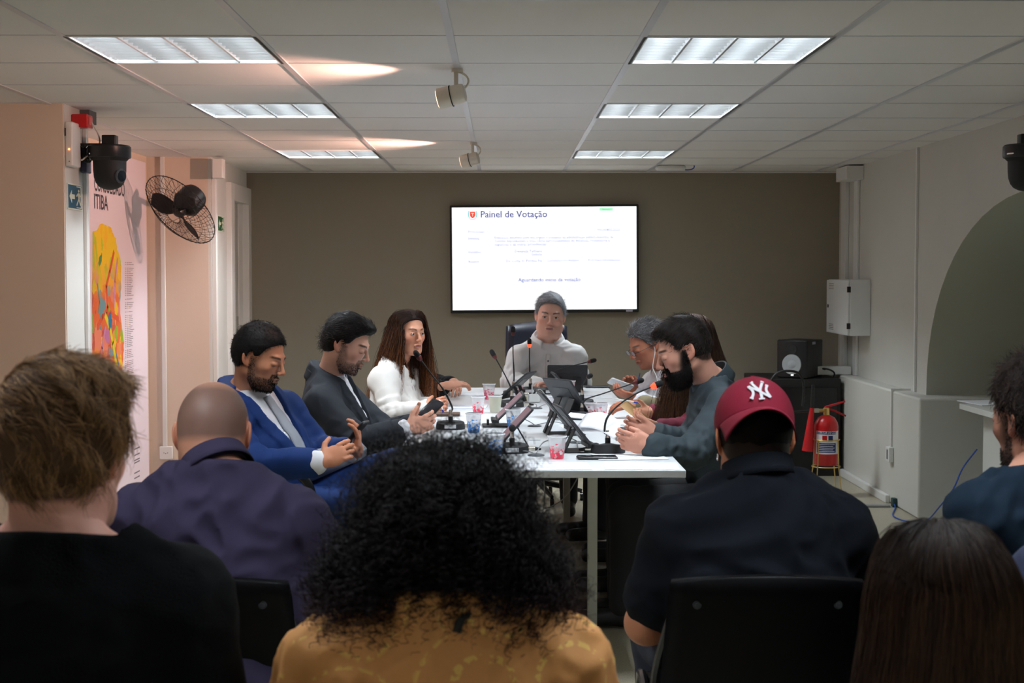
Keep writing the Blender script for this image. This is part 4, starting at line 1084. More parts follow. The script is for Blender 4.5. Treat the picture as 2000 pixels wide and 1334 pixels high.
# ------------------------------------------------------------------ organic modelling: smooth unions of limbs turned into one skin
f32 = np.float32
def A3(v): return np.array(v, dtype=np.float64)
def unit(v): v = A3(v); return v/np.linalg.norm(v)
def frm(u, s):
    """columns: fwd, side(left), up from up and side hints"""
    u = unit(u); s = A3(s); s = unit(s-u*np.dot(s, u)); f = np.cross(s, u); return np.stack([f, s, u], 1)
def E(c, r, R=None, k=.02): return ('E', A3(c), A3(r), np.eye(3) if R is None else A3(R), k)
def C(a, b, ra, rb=None, k=.02): return ('C', A3(a), A3(b), ra, ra if rb is None else rb, k)
def _bb(p, inf):
    if p[0] == 'E':
        e = np.abs(p[3]) @ p[2]; return p[1]-e-inf, p[1]+e+inf
    r = max(p[3], p[4]); return np.minimum(p[1], p[2])-r-inf, np.maximum(p[1], p[2])+r+inf
class Fld:
    def __init__(s, prims, h, inf=0., lo=None, hi=None, cuts=()):
        bb = [_bb(p, inf+2.5*h) for p in prims]
        s.h = h
        s.lo = np.min([b[0] for b in bb], 0) if lo is None else A3(lo); s.hi = np.max([b[1] for b in bb], 0) if hi is None else A3(hi)
        s.n = np.ceil((s.hi-s.lo)/h).astype(int)+2
        s.F = np.full(s.n, .08, f32)
        s.ax = [(s.lo[i]+h*np.arange(s.n[i])).astype(f32) for i in range(3)]
        for p in prims: s.apply(p, inf, 1)
        for p in cuts: s.apply(p, 0, -1)
    def apply(s, p, inf, sg):
        k = p[-1]; b0, b1 = _bb(p, inf+k+3*s.h)
        i0 = np.maximum(np.floor((b0-s.lo)/s.h).astype(int), 0); i1 = np.minimum(np.ceil((b1-s.lo)/s.h).astype(int)+1, s.n)
        if np.any(i1 <= i0): return
        X = s.ax[0][i0[0]:i1[0], None, None]; Y = s.ax[1][None, i0[1]:i1[1], None]; Z = s.ax[2][None, None, i0[2]:i1[2]]
        if p[0] == 'E':
            c, r, R = p[1], p[2]+inf, p[3]
            x, y, z = X-c[0], Y-c[1], Z-c[2]
            q = [(x*R[0, i]+y*R[1, i]+z*R[2, i]) for i in range(3)]
            k0 = np.sqrt(sum((q[i]/r[i])**2 for i in range(3))); k1 = np.sqrt(sum((q[i]/r[i]**2)**2 for i in range(3)))+1e-6
            d = k0*(k0-1)/k1
        else:
            a, b, ra, rb = p[1], p[2], p[3]+inf, p[4]+inf
            ab = b-a; L2 = float(ab @ ab)+1e-12
            x, y, z = X-a[0], Y-a[1], Z-a[2]
            t = np.clip((x*ab[0]+y*ab[1]+z*ab[2])/L2, 0, 1)
            d = np.sqrt((x-t*ab[0])**2+(y-t*ab[1])**2+(z-t*ab[2])**2)-(ra+(rb-ra)*t)
        sl = (slice(i0[0], i1[0]), slice(i0[1], i1[1]), slice(i0[2], i1[2]))
        G = s.F[sl]
        if sg > 0:
            hh = np.clip(.5+.5*(G-d)/k, 0, 1); s.F[sl] = G*(1-hh)+d*hh-k*hh*(1-hh)
        else:
            d = -d; hh = np.clip(.5-.5*(G-d)/k, 0, 1); s.F[sl] = G*(1-hh)+d*hh+k*hh*(1-hh)
    def grids(s): return s.ax[0][:, None, None], s.ax[1][None, :, None], s.ax[2][None, None, :]
    def local(s, o, R):
        X, Y, Z = s.grids(); x, y, z = X-f32(o[0]), Y-f32(o[1]), Z-f32(o[2])
        return [x*f32(R[0, i])+y*f32(R[1, i])+z*f32(R[2, i]) for i in range(3)]
    def cutmax(s, d, k=.004):
        G = s.F; hh = np.clip(.5-.5*(G-d)/k, 0, 1); s.F = (G*(1-hh)+d*hh+k*hh*(1-hh)).astype(f32)
    def mesh(s):
        F = s.F.copy()
        F[0] = F[-1] = .05; F[:, 0] = F[:, -1] = .05; F[:, :, 0] = F[:, :, -1] = .05
        n = np.array(F.shape); ids = []; pos = []; quads = []
        st = (n[1]*n[2], n[2], 1)
        ins = F < 0
        for ax in range(3):
            sa = [slice(None)]*3; sb = [slice(None)]*3; sa[ax] = slice(0, -1); sb[ax] = slice(1, None)
            sa, sb = tuple(sa), tuple(sb)
            idx = np.argwhere(ins[sa] != ins[sb])
            if len(idx) == 0: continue
            j = idx.copy(); j[:, ax] += 1
            a = F[idx[:, 0], idx[:, 1], idx[:, 2]]; b = F[j[:, 0], j[:, 1], j[:, 2]]
            t = a/(a-b); p = idx.astype(np.float64); p[:, ax] += t
            base = idx @ np.array(st); u, v = [q for q in range(3) if q != ax]
            c = [base, base-st[u], base-st[u]-st[v], base-st[v]]
            for q in c: ids.append(q); pos.append(p)
            Q = np.stack(c, 1); fl = (a < 0)
            if ax == 1: fl = ~fl
            Q[~fl] = Q[~fl][:, ::-1]; quads.append(Q)
        ids = np.concatenate(ids); pos = np.concatenate(pos); quads = np.concatenate(quads)
        un, inv = np.unique(ids, return_inverse=True); cnt = np.bincount(inv)
        V = np.stack([np.bincount(inv, pos[:, i])/cnt for i in range(3)], 1)*s.h+s.lo
        Q = np.searchsorted(un, quads)
        # one light smoothing pass
        nb = np.zeros_like(V); cn = np.zeros(len(V))
        for i in range(4):
            a_, b_ = Q[:, i], Q[:, (i+1) % 4]
            for k in range(3): nb[:, k] += np.bincount(a_, V[b_, k], len(V))
            cn += np.bincount(a_, minlength=len(V))
        cn = np.maximum(cn, 1)
        V = V*.6+nb/cn[:, None]*.4
        return V, Q
def join_parts(parts):
    V = []; Q = []; n = 0
    for v, q in parts: V.append(v); Q.append(q+n); n += len(v)
    return np.concatenate(V), np.concatenate(Q)
def np_mesh(name, V, Q, m, parent=None, origin=(0, 0, 0), col=None, smooth=True):
    me = bpy.data.meshes.new(name); V = np.asarray(V, dtype=np.float64)-A3(origin); Q = np.asarray(Q)
    k = Q.shape[1]
    me.vertices.add(len(V)); me.vertices.foreach_set('co', V.astype(f32).ravel())
    me.loops.add(Q.size); me.loops.foreach_set('vertex_index', Q.astype(np.int32).ravel())
    me.polygons.add(len(Q)); me.polygons.foreach_set('loop_start', np.arange(0, Q.size, k, dtype=np.int32))
    try: me.polygons.foreach_set('loop_total', np.full(len(Q), k, dtype=np.int32))
    except Exception: pass
    me.update(calc_edges=True); me.validate()
    if smooth: me.polygons.foreach_set('use_smooth', np.ones(len(me.polygons), dtype=bool))
    if col is not None:
        at_ = me.color_attributes.new('Col', 'FLOAT_COLOR', 'POINT')
        c = np.ones((len(V), 4), f32); c[:, :3] = col; at_.data.foreach_set('color', c.ravel())
    o = link(name, me, m, parent); o.location = (0, 0, 0) if parent is not None else tuple(origin)
    return o
def vnormals(V, Q):
    n = np.cross(V[Q[:, 2]]-V[Q[:, 0]], V[Q[:, 3 % Q.shape[1]]]-V[Q[:, 1]]); N = np.zeros_like(V)
    for i in range(Q.shape[1]):
        for k in range(3): N[:, k] += np.bincount(Q[:, i], n[:, k], len(V))
    return N/(np.linalg.norm(N, axis=1)[:, None]+1e-12)
def wrinkle(X, Y, Z, f, seed):
    r = np.random.RandomState(seed); o = 0
    for i in range(5):
        a = r.normal(size=3); a /= np.linalg.norm(a); b = r.normal(size=3)*.45
        ph = r.rand()*6; q = X*f32(a[0]*f)+Y*f32(a[1]*f)+Z*f32(a[2]*f)
        o = o+np.sin(q+f32(ph)+f32(1.6)*np.sin(X*f32(b[0]*f)+Y*f32(b[1]*f)+Z*f32(b[2]*f)+f32(ph*2)))
    return o/5
def folds(X, Y, Z, f, seed):
    return f32(.5)-np.abs(wrinkle(X, Y, Z, f, seed))*f32(1.3)

# ------------------------------------------------------------------ hair strands (thin three sided tapered strips)
def strands(P, rad, taper=.25):
    """P (N,S,3) -> V,Q"""
    N, S, _ = P.shape
    T = np.gradient(P, axis=1); T /= np.linalg.norm(T, axis=2)[..., None]+1e-9
    ref = np.array([.13, .31, .94]); U = np.cross(T, ref); U /= np.linalg.norm(U, axis=2)[..., None]+1e-9; W = np.cross(T, U)
    w = np.linspace(1, taper, S)[None, :, None]*(rad if np.isscalar(rad) else rad[:, None, None])
    ring = [P+w*(U*math.cos(a)+W*math.sin(a)) for a in (0, 2.094, 4.189)]
    V = np.stack(ring, 2)            # N,S,3,3
    idx = np.arange(N*S*3).reshape(N, S, 3); q = []
    for k in range(3):
        k2 = (k+1) % 3
        q.append(np.stack([idx[:, :-1, k], idx[:, :-1, k2], idx[:, 1:, k2], idx[:, 1:, k]], -1).reshape(-1, 4))
    return V.reshape(-1, 3), np.concatenate(q)
def sample_surface(V, Q, n, rng, mask=None):
    c = V[Q].mean(1); N = np.cross(V[Q[:, 2]]-V[Q[:, 0]], V[Q[:, 3]]-V[Q[:, 1]]); a = np.linalg.norm(N, axis=1)
    pr = a.copy()
    if mask is not None: pr = pr*mask(c)
    pr = pr/pr.sum(); i = rng.choice(len(Q), n, p=pr)
    w = rng.dirichlet([1, 1, 1, 1], n); P = (V[Q[i]]*w[..., None]).sum(1)
    return P, N[i]/(a[i][:, None]+1e-12)
def grow(P, N, comb, L, S, lift, grav, rng, jit=.25, coll=None, wave=0, wfreq=30, curl=0, cfreq=60):
    """comb(p)->(n,3) preferred direction; returns (N,S,3)"""
    n = len(P); out = np.zeros((n, S, 3)); p = P.copy(); out[:, 0] = p
    L = L*(.75+.5*rng.rand(n)); j = rng.normal(size=(n, 3))*jit
    d = None
    for s in range(1, S):
        c = comb(p)+j; c /= np.linalg.norm(c, axis=1)[:, None]+1e-9
        t = s/(S-1)
        v = c+N*lift*(1-t)+np.array([0, 0, -1.])*grav*t
        v /= np.linalg.norm(v, axis=1)[:, None]+1e-9
        d = v if d is None else d*.45+v*.55
        p = p+d*(L/(S-1))[:, None]
        if coll is not None:
            for (cc, rr, RR) in coll:
                q = (p-cc) @ RR/rr; m = np.linalg.norm(q, axis=1); i = m < 1
                p[i] = cc+((q[i]/(m[i][:, None]+1e-9))*rr) @ RR.T
        out[:, s] = p
    if curl or wave:
        T = np.gradient(out, axis=1); T /= np.linalg.norm(T, axis=2)[..., None]+1e-9
        U = np.cross(T, [.2, .3, .93]); U /= np.linalg.norm(U, axis=2)[..., None]+1e-9; W = np.cross(T, U)
        s_ = np.linspace(0, 1, S)[None, :]*L[:, None]; ph = rng.rand(n)[:, None]*6.28; fr = (cfreq if curl else wfreq)*(.7+.6*rng.rand(n)[:, None])
        am = (curl if curl else wave)*np.minimum(1, np.linspace(0, 1, S)*3)[None, :]*(.6+.8*rng.rand(n)[:, None])
        out += U*(am*np.cos(s_*fr+ph))[..., None]
        out += W*(am*np.sin(s_*fr+ph)*(1 if curl else .4))[..., None]
    return out

# ------------------------------------------------------------------ heads
def head_R(yaw, pitch, roll=0):
    return A3((Matrix.Rotation(math.radians(yaw), 3, 'Z') @ Matrix.Rotation(math.radians(pitch), 3, 'Y') @ Matrix.Rotation(math.radians(roll), 3, 'X')))
def head_prims(o, R, s=1., w=1., fem=False, fat=0., neck=None, neck_r=.056, lids='open'):
    def L(x, y, z): return o+R @ (A3((x, y*w, z))*s)
    def e(c, r, k=.02, rot=None): return E(L(*c), A3((r[0], r[1]*w, r[2]))*s, R if rot is None else R @ rot, k)
    j = .9 if fem else 1.
    p = [e((-.014, 0, .034), (.096, .077, .086)), e((-.03, 0, .005), (.078, .070, .075), .03),
         e((.030, 0, -.022), (.058, .061, .085), .03), e((.034, 0, -.076), (.044*j, .050*j+fat*.3, .034), .03),
         E(L(.072, 0, -.104), A3((.017, .021*j, .016))*s, R, .02),
         C(L(-.005, .052, -.06), L(.05, .03, -.098), .016*s, .014*s, .03), C(L(-.005, -.052, -.06), L(.05, -.03, -.098), .016*s, .014*s, .03),
         e((.052, .044, -.022), (.024, .019, .018), .025), e((.052, -.044, -.022), (.024, .019, .018), .025),
         C(L(.083, -.030, .020), L(.083, .030, .020), .0105*s, None, .02)]
    if fat:
        p += [e((.02, 0, -.105), (.05, .05+fat, .03), .03), e((.03, .04, -.065), (.03, .02+fat, .03), .03), e((.03, -.04, -.065), (.03, .02+fat, .03), .03)]
    cuts = [E(L(.101, .0315, .001), A3((.016, .0155, .0105))*s, R, .012), E(L(.101, -.0315, .001), A3((.016, .0155, .0105))*s, R, .012)]
    nz = .85 if fem else 1.
    p2 = [C(L(.092, 0, .012), L(.112, 0, -.026), .0065*s, .0085*nz*s, .009), E(L(.113, 0, -.031), A3((.0105, .011*nz, .0095))*s, R, .006),
          E(L(.102, .012*nz, -.036), A3((.009, .0065, .0075))*s, R, .006), E(L(.102, -.012*nz, -.036), A3((.009, .0065, .0075))*s, R, .006),
          e((.079, .0315, .001), (.0145, .0165, .0125), .004), e((.079, -.0315, .001), (.0145, .0165, .0125), .004),
          C(L(.090, -.019, -.0625), L(.0965, 0, -.0600), .0055*s, .0068*s, .006), C(L(.090, .019, -.0625), L(.0965, 0, -.0600), .0055*s, .0068*s, .006),
          C(L(.089, -.015, -.0705), L(.0945, 0, -.0725), .006*s, .0078*s, .006), C(L(.089, .015, -.0705), L(.0945, 0, -.0725), .006*s, .0078*s, .006)]
    if lids == 'open':
        cuts2 = [E(L(.0945, y, -.0005), A3((.0055, .0125, .0048))*s, R, .002) for y in (.0315, -.0315)]
    else: cuts2 = [C(L(.0925, y-.011, -.006), L(.0925, y+.011, -.006), .0012*s, None, .002) for y in (.0315, -.0315)]
    cuts2 += [C(L(.101, -.019, -.066), L(.101, .019, -.066), .0022*s, None, .004)]
    ears = []
    for sg in (1, -1):
        er = A3(Euler((0, math.radians(-12), math.radians(-24*sg))).to_matrix())
        ears += [E(L(-.016, sg*.081, -.004), A3((.019, .0065, .032))*s, R @ er, .006), E(L(-.005, sg*.076, -.028), A3((.009, .006, .011))*s, R, .006)]
    earcut = []
    for sg in (1, -1): earcut.append(E(L(-.010, sg*.089, -.002), A3((.009, .006, .017))*s, R, .004))
    if neck is not None:
        p.append(C(L(-.030, 0, -.05), neck, neck_r*.98*s, neck_r*1.06*s, .035))
    return p, cuts, p2, cuts2, ears, earcut
def lin(*c): return A3(s2l(*c))
def make_head(o, R, s=1., h=.0027, skin=(200, 150, 125), lips=None, brow=(40, 30, 25), stubble=None, hairline=None, scalp=None, **kw):
    kw2 = dict(kw); p, cu, p2, cu2, ears, ec = head_prims(o, R, s, **kw2)
    f = Fld(p+ears+p2, h); f.F[:] = .08
    for q in p: f.apply(q, 0, 1)
    for q in cu: f.apply(q, 0, -1)
    for q in p2+ears: f.apply(q, 0, 1)
    for q in cu2+ec: f.apply(q, 0, -1)
    V, Q = f.mesh()
    l = ((V-o) @ R)/s
    x, y, z = l[:, 0], l[:, 1]/kw.get('w', 1), l[:, 2]; ay = np.abs(y)
    base = lin(*skin); col = np.tile(base, (len(V), 1))
    def mix(m, c):
        nonlocal col
        m = np.clip(m, 0, 1)[:, None]; col = col*(1-m)+c*m
    red = base*A3((1.08, .78, .72))
    sm = lambda a, b, v: np.clip((v-a)/(b-a), 0, 1)
    mix(.55*np.exp(-(((x-.07)/.03)**2+((ay-.045)/.02)**2+((z+.03)/.02)**2)), red)          # cheeks
    mix(.6*np.exp(-(((x-.112)/.014)**2+(y/.015)**2+((z+.032)/.012)**2)), red)
    mix(.5*sm(.074, .08, ay)*(np.abs(z) < .045), red)
    lp = lin(*lips) if lips else base*A3((.88, .62, .60))
    mix(sm(.020, .016, ay)*sm(.0095, .0065, np.abs(z+.0665))*(x > .08), lp)
    mix(.9*sm(.0215, .018, ay)*sm(.0022, .0012, np.abs(z+.0665+.02*ay))*(x > .085), base*.25)
    # eyebrows, lash line
    bz = .0205+.006*np.sin(np.clip((ay-.012)/.04, 0, 1)*2.6)
    mix(sm(.012, .015, ay)*sm(.054, .046, ay)*sm(.0058, .003, np.abs(z-bz))*(x > .05)*.9, lin(*brow))
    ez = -.006 if kw.get('lids') == 'closed' else .0045
    mix(.85*(np.abs(ay-.0315) < .0145)*sm(.0022, .001, np.abs(z-ez+8*(ay-.0315)**2))*(x > .075), base*.1)
    if stubble:
        c, amt, full = stubble
        jl = sm(-.045, -.058, z-.35*(x < .03)*(.03-x)*0) * 1.
        m = np.maximum(sm(-.048, -.06, z+.010*(ay > .03)*(x > .03))*sm(.0, .02, x+.35*(z+.09)), 0)
        m = np.maximum(m, sm(.045, .055, ay)*sm(.012, .0, z)*sm(-.004, .006, x)*sm(.034, .018, x-.35*(-z)))   # sideburn and cheek edge
        m = np.maximum(m, sm(.026, .02, ay)*sm(-.058, -.053, -(-z)) * 0 + (np.abs(z+.0505) < .007)*(ay < .026)*(x > .07)*1.)
        m = m*(1-sm(.020, .016, ay)*sm(.010, .007, np.abs(z+.0665)))
        mix(m*amt, lin(*c))
    if scalp:
        c, amt = scalp[:2]; mix(hairmask(l, hairline, .02 if len(scalp) > 2 else .008, len(scalp) > 2)*amt, lin(*c))
    return V, Q, col, l
HL_X = [-.13, -.08, -.05, -.025, -.012, .0, .012, .03, .045, .06, .08, .1]
HL_Z = [-.072, -.070, -.060, -.035, .018, .030, .012, .020, .050, .066, .080, .088]
def hlz(x, hl=None, rec=0.):
    xs, zs = (HL_X, HL_Z) if hl is None else hl
    return np.interp(x, xs, zs)
def hairmask(l, hl=None, soft=.008, bald=0):
    m = np.clip((l[:, 2]-hlz(l[:, 0], hl))/soft, 0, 1)*(np.abs(l[:, 1]) < .079)
    if bald: m = m*(1-np.clip((l[:, 2]-.085)/.02, 0, 1)*.8)
    return m
def hair_cap(o, R, s, t, hl=None, h=.0045, extra=(), w=1., flat=1.0, top=0., cutk=.006, nofl=False):
    """hair volume: swollen skull trimmed at the hairline"""
    L = lambda c: o+R @ (A3((c[0], c[1]*w, c[2]))*s)
    pr = [E(L((-.014, 0, .034+top/2)), A3((.096+t, (.077+t)*w, .086+t+top/2))*s, R, .01), E(L((-.03, 0, .005)), A3((.078+t, (.070+t)*w, .075+t))*s, R, .03)]
    ex = [E(L(c), A3((r[0], r[1]*w, r[2]))*s, R if rot is None else R @ A3(Euler(rot).to_matrix()), .02) for c, r, rot in extra]
    f = Fld(pr+ex, h)
    f.F[:] = .08
    for q in pr: f.apply(q, 0, 1)
    x, y, z = f.local(o, R); x, y, z = x/s, y/s/w, z/s
    d = (hlz(x, hl)-z)*f32(.6*s)
    f.cutmax(d.astype(f32)+np.zeros_like(f.F), cutk)
    for q in ex: f.apply(q, 0, 1)
    return f
# ------------------------------------------------------------------ people
def hand_prims(w_, d, n, t, curls, s=1., spread=1., thumb=(.55, .75, .25), thumb_bend=.3):
    """w_ wrist, d finger direction, n palm normal, t thumb side"""
    w_ = A3(w_); d = unit(d); n = A3(n); n = unit(n-d*(n @ d)); tt = A3(t); tt = unit(tt-d*(tt @ d)-n*(tt @ n))
    R = np.stack([d, tt, n], 1)
    p = [E(w_+d*.052*s, A3((.050, .040, .0145))*s, R, .012), E(w_+d*.03*s+tt*.018*s+n*.006*s, A3((.03, .018, .013))*s, R, .012), C(w_-d*.03*s, w_+d*.02*s, .024*s, .022*s, .015)]
    q = []
    for i, (off, ln) in enumerate(zip((.029, .0095, -.010, -.0285), (.070, .079, .073, .057))):
        c = curls[i]; a = w_+d*(.090-.004*abs(i-1))*s+tt*off*s
        an = 0.; dd = unit(d+tt*(off*1.6*spread))
        for k, (fr, rr) in enumerate(((.45, .0092), (.31, .0083), (.24, .0074))):
            an += c*(.75 if k == 0 else 1.)
            v = dd*math.cos(an)+n*math.sin(an); b = a+v*ln*fr*s
            q.append(C(a, b, rr*s, (rr-.0008)*s, .0035)); a = b
    a = w_+d*.022*s+tt*.026*s+n*.004*s; v = unit(d*thumb[0]+tt*thumb[1]+n*thumb[2]); b = a+v*.042*s
    q.append(C(a, b, .0135*s, .0105*s, .008)); v2 = unit(v+unit(d*.8+n*.5-tt*.3)*thumb_bend*2.2); c = b+v2*.032*s
    q.append(C(b, c, .0105*s, .0085*s, .003))
    return p, q
def hand_mesh(el, wr, hd, h=.0032):
    s = hd.get('s', 1.)
    p, q = hand_prims(wr, hd['d'], hd['n'], hd['t'], hd.get('curl', (.5, .5, .5, .5)), s, hd.get('spread', 1.), hd.get('thumb', (.55, .75, .25)), hd.get('tb', .3))
    wr = A3(wr); el = A3(el); fl_ = hd.get('len', .16); fa = wr+(el-wr)*fl_
    arm = C(wr, fa, .0255*s, (.0255+.012*fl_)*s, .02)
    return Fld([arm]+p+q, h).mesh()
PEOPLE = {}
def armfolds(f, arms, amp, seed):
    """creases across the sleeve, gathered at the elbow and the armpit"""
    X, Y, Z = f.grids()
    for k, (s_, e_, w_) in enumerate(arms):
        de = np.sqrt((X-f32(e_[0]))**2+(Y-f32(e_[1]))**2+(Z-f32(e_[2]))**2)
        for a, b, wt in ((e_, w_, 1.), (e_, s_, .8)):
            d = unit(b-a); t = (X-f32(a[0]))*f32(d[0])+(Y-f32(a[1]))*f32(d[1])+(Z-f32(a[2]))*f32(d[2])
            ph = wrinkle(X, Y, Z, 24, seed+k)*f32(2.2)
            m = np.exp(-((de-f32(.04))/f32(.10))**2)*(t > -.01)*(de < .3)
            f.F += (np.abs(np.sin(t*f32(62)+ph))*m*f32(-amp*1.1*wt)+m*f32(amp*.5*wt)).astype(f32)
def person(key, label, head, neck, shR, shL, pelvis, elR, wrR, elL, wrL, hips=None, knees=None, ankles=None, handR=None, handL=None,
           bulk=1., depth=1., belly=0., arm=1., skin=(200, 150, 125), hd=None, top=None, bottom=None, shoe=None, hvox=.0028, gvox=.007,
           sleeve='long', neckcut=None, seatz=.47, base=None, group=None, wr_amp=.004, fem=False, seed=1, coat=None, group_=None, facing=None, low=False):
    o, yaw, pitch, roll, hs = head; o = A3(o); R = head_R(yaw, pitch, roll)
    neck, shR, shL, pelvis, elR, wrR, elL, wrL = map(A3, (neck, shR, shL, pelvis, elR, wrR, elL, wrL))
    T = frm(neck-pelvis, shL-shR); fw, sd, up = T[:, 0], T[:, 1], T[:, 2]
    Lt = np.linalg.norm(neck-pelvis)
    b = bulk; dp = depth*bulk
    base = A3((pelvis[0], pelvis[1], 0)) if base is None else A3(base)
    fl = A3((fw[0], fw[1], 0)); fl = fl/np.linalg.norm(fl) if facing is None else unit((math.cos(math.radians(facing)), math.sin(math.radians(facing)), 0))
    sl = np.cross((0, 0, 1), fl)
    if hips is None: hips = [pelvis-sl*.09*b, pelvis+sl*.09*b]
    if knees is None: knees = [A3((*(h_+fl*.42)[:2], .50)) for h_ in hips]
    if ankles is None: ankles = [A3((*(k_+fl*.02)[:2], .09)) for k_ in knees]
    hips = [A3(x) for x in hips]; knees = [A3(x) for x in knees]; ankles = [A3(x) for x in ankles]
    torso = [E(pelvis+up*.03, A3((.115*dp, .165*b, .12)), T, .05), E(pelvis+up*.36*Lt+fw*belly*.6, A3((.112*dp+belly, .148*b+belly*.3, .17)), T, .06),
             E(neck-up*.23, A3((.112*dp, .158*b, .19)), T, .06), E(neck-up*.10-fw*.005, A3((.085*dp, .15*b, .10)), T, .05)]
    if fem: torso += [E(neck-up*.24+fw*.085-sd*.06, A3((.055, .06, .06)), T, .04), E(neck-up*.24+fw*.085+sd*.06, A3((.055, .06, .06)), T, .04)]
    nb = neck+up*.015
    for s_ in (shR, shL):
        torso.append(C(neck-up*.045, s_-up*.01, .052*b**.5, .040*arm**.5, .05)); torso.append(E(s_-up*.012, A3((.052, .048, .060))*arm**.7, T, .05))
        torso.append(C(nb+up*.015, s_*.55+nb*.45+up*.018, .042, .03, .05))
    def arm_pr(s_, e_, w_, frac=1.):
        a = [C(s_, e_, .051*arm, .043*arm, .03)]
        if frac > .5: a.append(C(e_, e_+(w_-e_)*min(1, (frac-.5)*2), .043*arm, .043*arm+(.030*arm-.043*arm)*min(1, (frac-.5)*2), .02))
        else: a = [C(s_, s_+(e_-s_)*frac*2, .056*arm, .053*arm, .03)]
        return a
    legs = []
    for h_, k_, a_ in zip(hips, knees, ankles):
        legs += [C(h_, k_, .086*b, .060*b**.5, .04), C(k_, a_, .056, .040, .03)]
    # body: one continuous skin mesh: trunk and limbs, head and neck, forearms and hands
    core = torso[:]
    for s_, e_, w_ in ((shR, elR, wrR), (shL, elL, wrL)): core += [C(s_, e_, .045*arm, .036*arm, .03), C(e_, w_, .037*arm, .024, .02)]
    core += [(q[0], *q[1:]) for q in legs]
    core.append(C(neck-up*.02, neck+up*.03, .055, .055, .03))
    Vc, Qc = Fld([q if q[0] == 'E' else q for q in core], .014, -.008).mesh()
    parts = [(Vc, Qc)]; cols = [np.tile(lin(*skin), (len(Vc), 1))]
    bare = sleeve in ('short', 'none')
    if bare:
        for e_, w_, s_ in ((elR, wrR, shR), (elL, wrL, shL)):
            v, q = Fld([C(s_+(e_-s_)*.3, e_, .046*arm, .040*arm, .02), E(e_, A3((.040, .040, .040))*arm, None, .02), C(e_, w_, .042*arm, .026, .02), E(e_+(w_-e_)*.3, A3((.042, .042, .042))*arm, None, .03)], .006).mesh()
            parts.append((v, q)); cols.append(np.tile(lin(*skin), (len(v), 1)))
    hd = dict(hd or {}); hd.setdefault('neck_r', .056*b**.4)
    Vh, Qh, ch, lh = make_head(o, R, hs, hvox, skin=skin, neck=neck-up*.01, fem=fem, **hd)
    parts.append((Vh, Qh)); cols.append(ch)
    hc = lin(*[min(255, c*1.0) for c in skin])*A3((1.02, .93, .9))
    for H, e_, w_ in ((handR, elR, wrR), (handL, elL, wrL)):
        if H is None: continue
        v, q = hand_mesh(e_, w_, H); parts.append((v, q)); cols.append(np.tile(hc, (len(v), 1)))
    V, Q = join_parts(parts)
    skm = vcmat('skin', .5, .35, sss=0, bump=.12, bscale=260)
    root = np_mesh('person', V, Q, skm, None, base, np.concatenate(cols))
    tag(root, label, 'person', group)
    P = dict(root=root, base=base, o=o, R=R, s=hs, T=T, neck=neck, pelvis=pelvis, up=up, fw=fw, sd=sd, shR=shR, shL=shL, Vh=Vh, Qh=Qh, b=b)
    def child(name, V_, Q_, m, col=None): return np_mesh(name, V_, Q_, m, root, base, col)
    P['child'] = child
    # eyes
    if hd.get('lids', 'open') == 'open' and not low:
        for y in (.0315, -.0315):
            mb = MB(); c = o+R @ (A3((.0815, y*hd.get('w', 1), .0))*hs); Mt = Matrix.Translation(Vector(c-base)) @ frame_to(R @ A3((1, 0, hd.get('gaze', 0)))).to_4x4()
            mb.cur = 0; mb.lathe([(.0119*math.sin(t)*hs, .0119*math.cos(t)*hs) for t in [PI-k*(PI-.48)/9 for k in range(10)]], 16, Mt, cap=False)
            mb.cur = 1; mb.lathe([(.0119*math.sin(t)*hs, .0120*math.cos(t)*hs) for t in (.48, .4, .26)], 16, Mt, cap=False)
            mb.cur = 2; mb.lathe([(.0119*math.sin(.26)*hs, .0120*math.cos(.26)*hs), (.0001, .0121*hs)], 16, Mt, cap=False)
            mb.build('eye', [mat('eye_white', (.42, .38, .36), .25), mat('eye_iris', (.08, .045, .02), .15), mat('eye_pupil', (.004, .004, .004), .1)], root)
    # garment
    if top is not None:
        inf = top.get('inf', .010); fr = {'long': .96, 'short': .36, 'none': .1, 'roll': .85}[sleeve]
        pr = torso+arm_pr(shR, elR, wrR, fr)+arm_pr(shL, elL, wrL, fr)+([C(neck-up*.03, neck+up*top.get('stand', .03)+fw*.008, .056*b**.4, .050*b**.4, .03)] if top.get('stand', .03) else [])
        if top.get('hem', True): pr.append(E(pelvis-up*.02, A3((.128*dp+belly*.7, .175*b, .11)), T, .05))
        def garment(inf_, h, cutf=None, name='shirt', m=None, amp=.004, sd_=1, lap=None):
            f = Fld(pr, h, inf_)
            X, Y, Z = f.grids()
            wv = wrinkle(X, Y, Z, 34, sd_)*f32(amp*.7)-folds(X, Y, Z, 55, sd_+7)*f32(amp*1.8)-folds(X, Y, Z, 24, sd_+9)*f32(amp*1.2)-f32(amp*.25)
            f.F += wv.astype(f32); armfolds(f, ((shR, elR, wrR), (shL, elL, wrL)), amp, sd_)
            lx, ly, lz = f.local(neck, T)
            nc = top.get('neckcut', .0); tilt = top.get('necktilt', .25)
            f.cutmax(np.minimum((lz-f32(nc)+f32(tilt)*lx).astype(f32)*f32(.9), (f32(top.get('ncr', .10)*b**.5)-np.sqrt((lx-f32(.01))**2+ly**2)).astype(f32))+np.zeros_like(f.F), .008)
            if cutf is not None: cutf(f, lx, ly, lz)
            return child(name, *f.mesh(), m)
        P['garment'] = garment
        P['garments'] = [garment(inf, gvox, top.get('cut'), top['name'], top['m'], wr_amp, seed)]
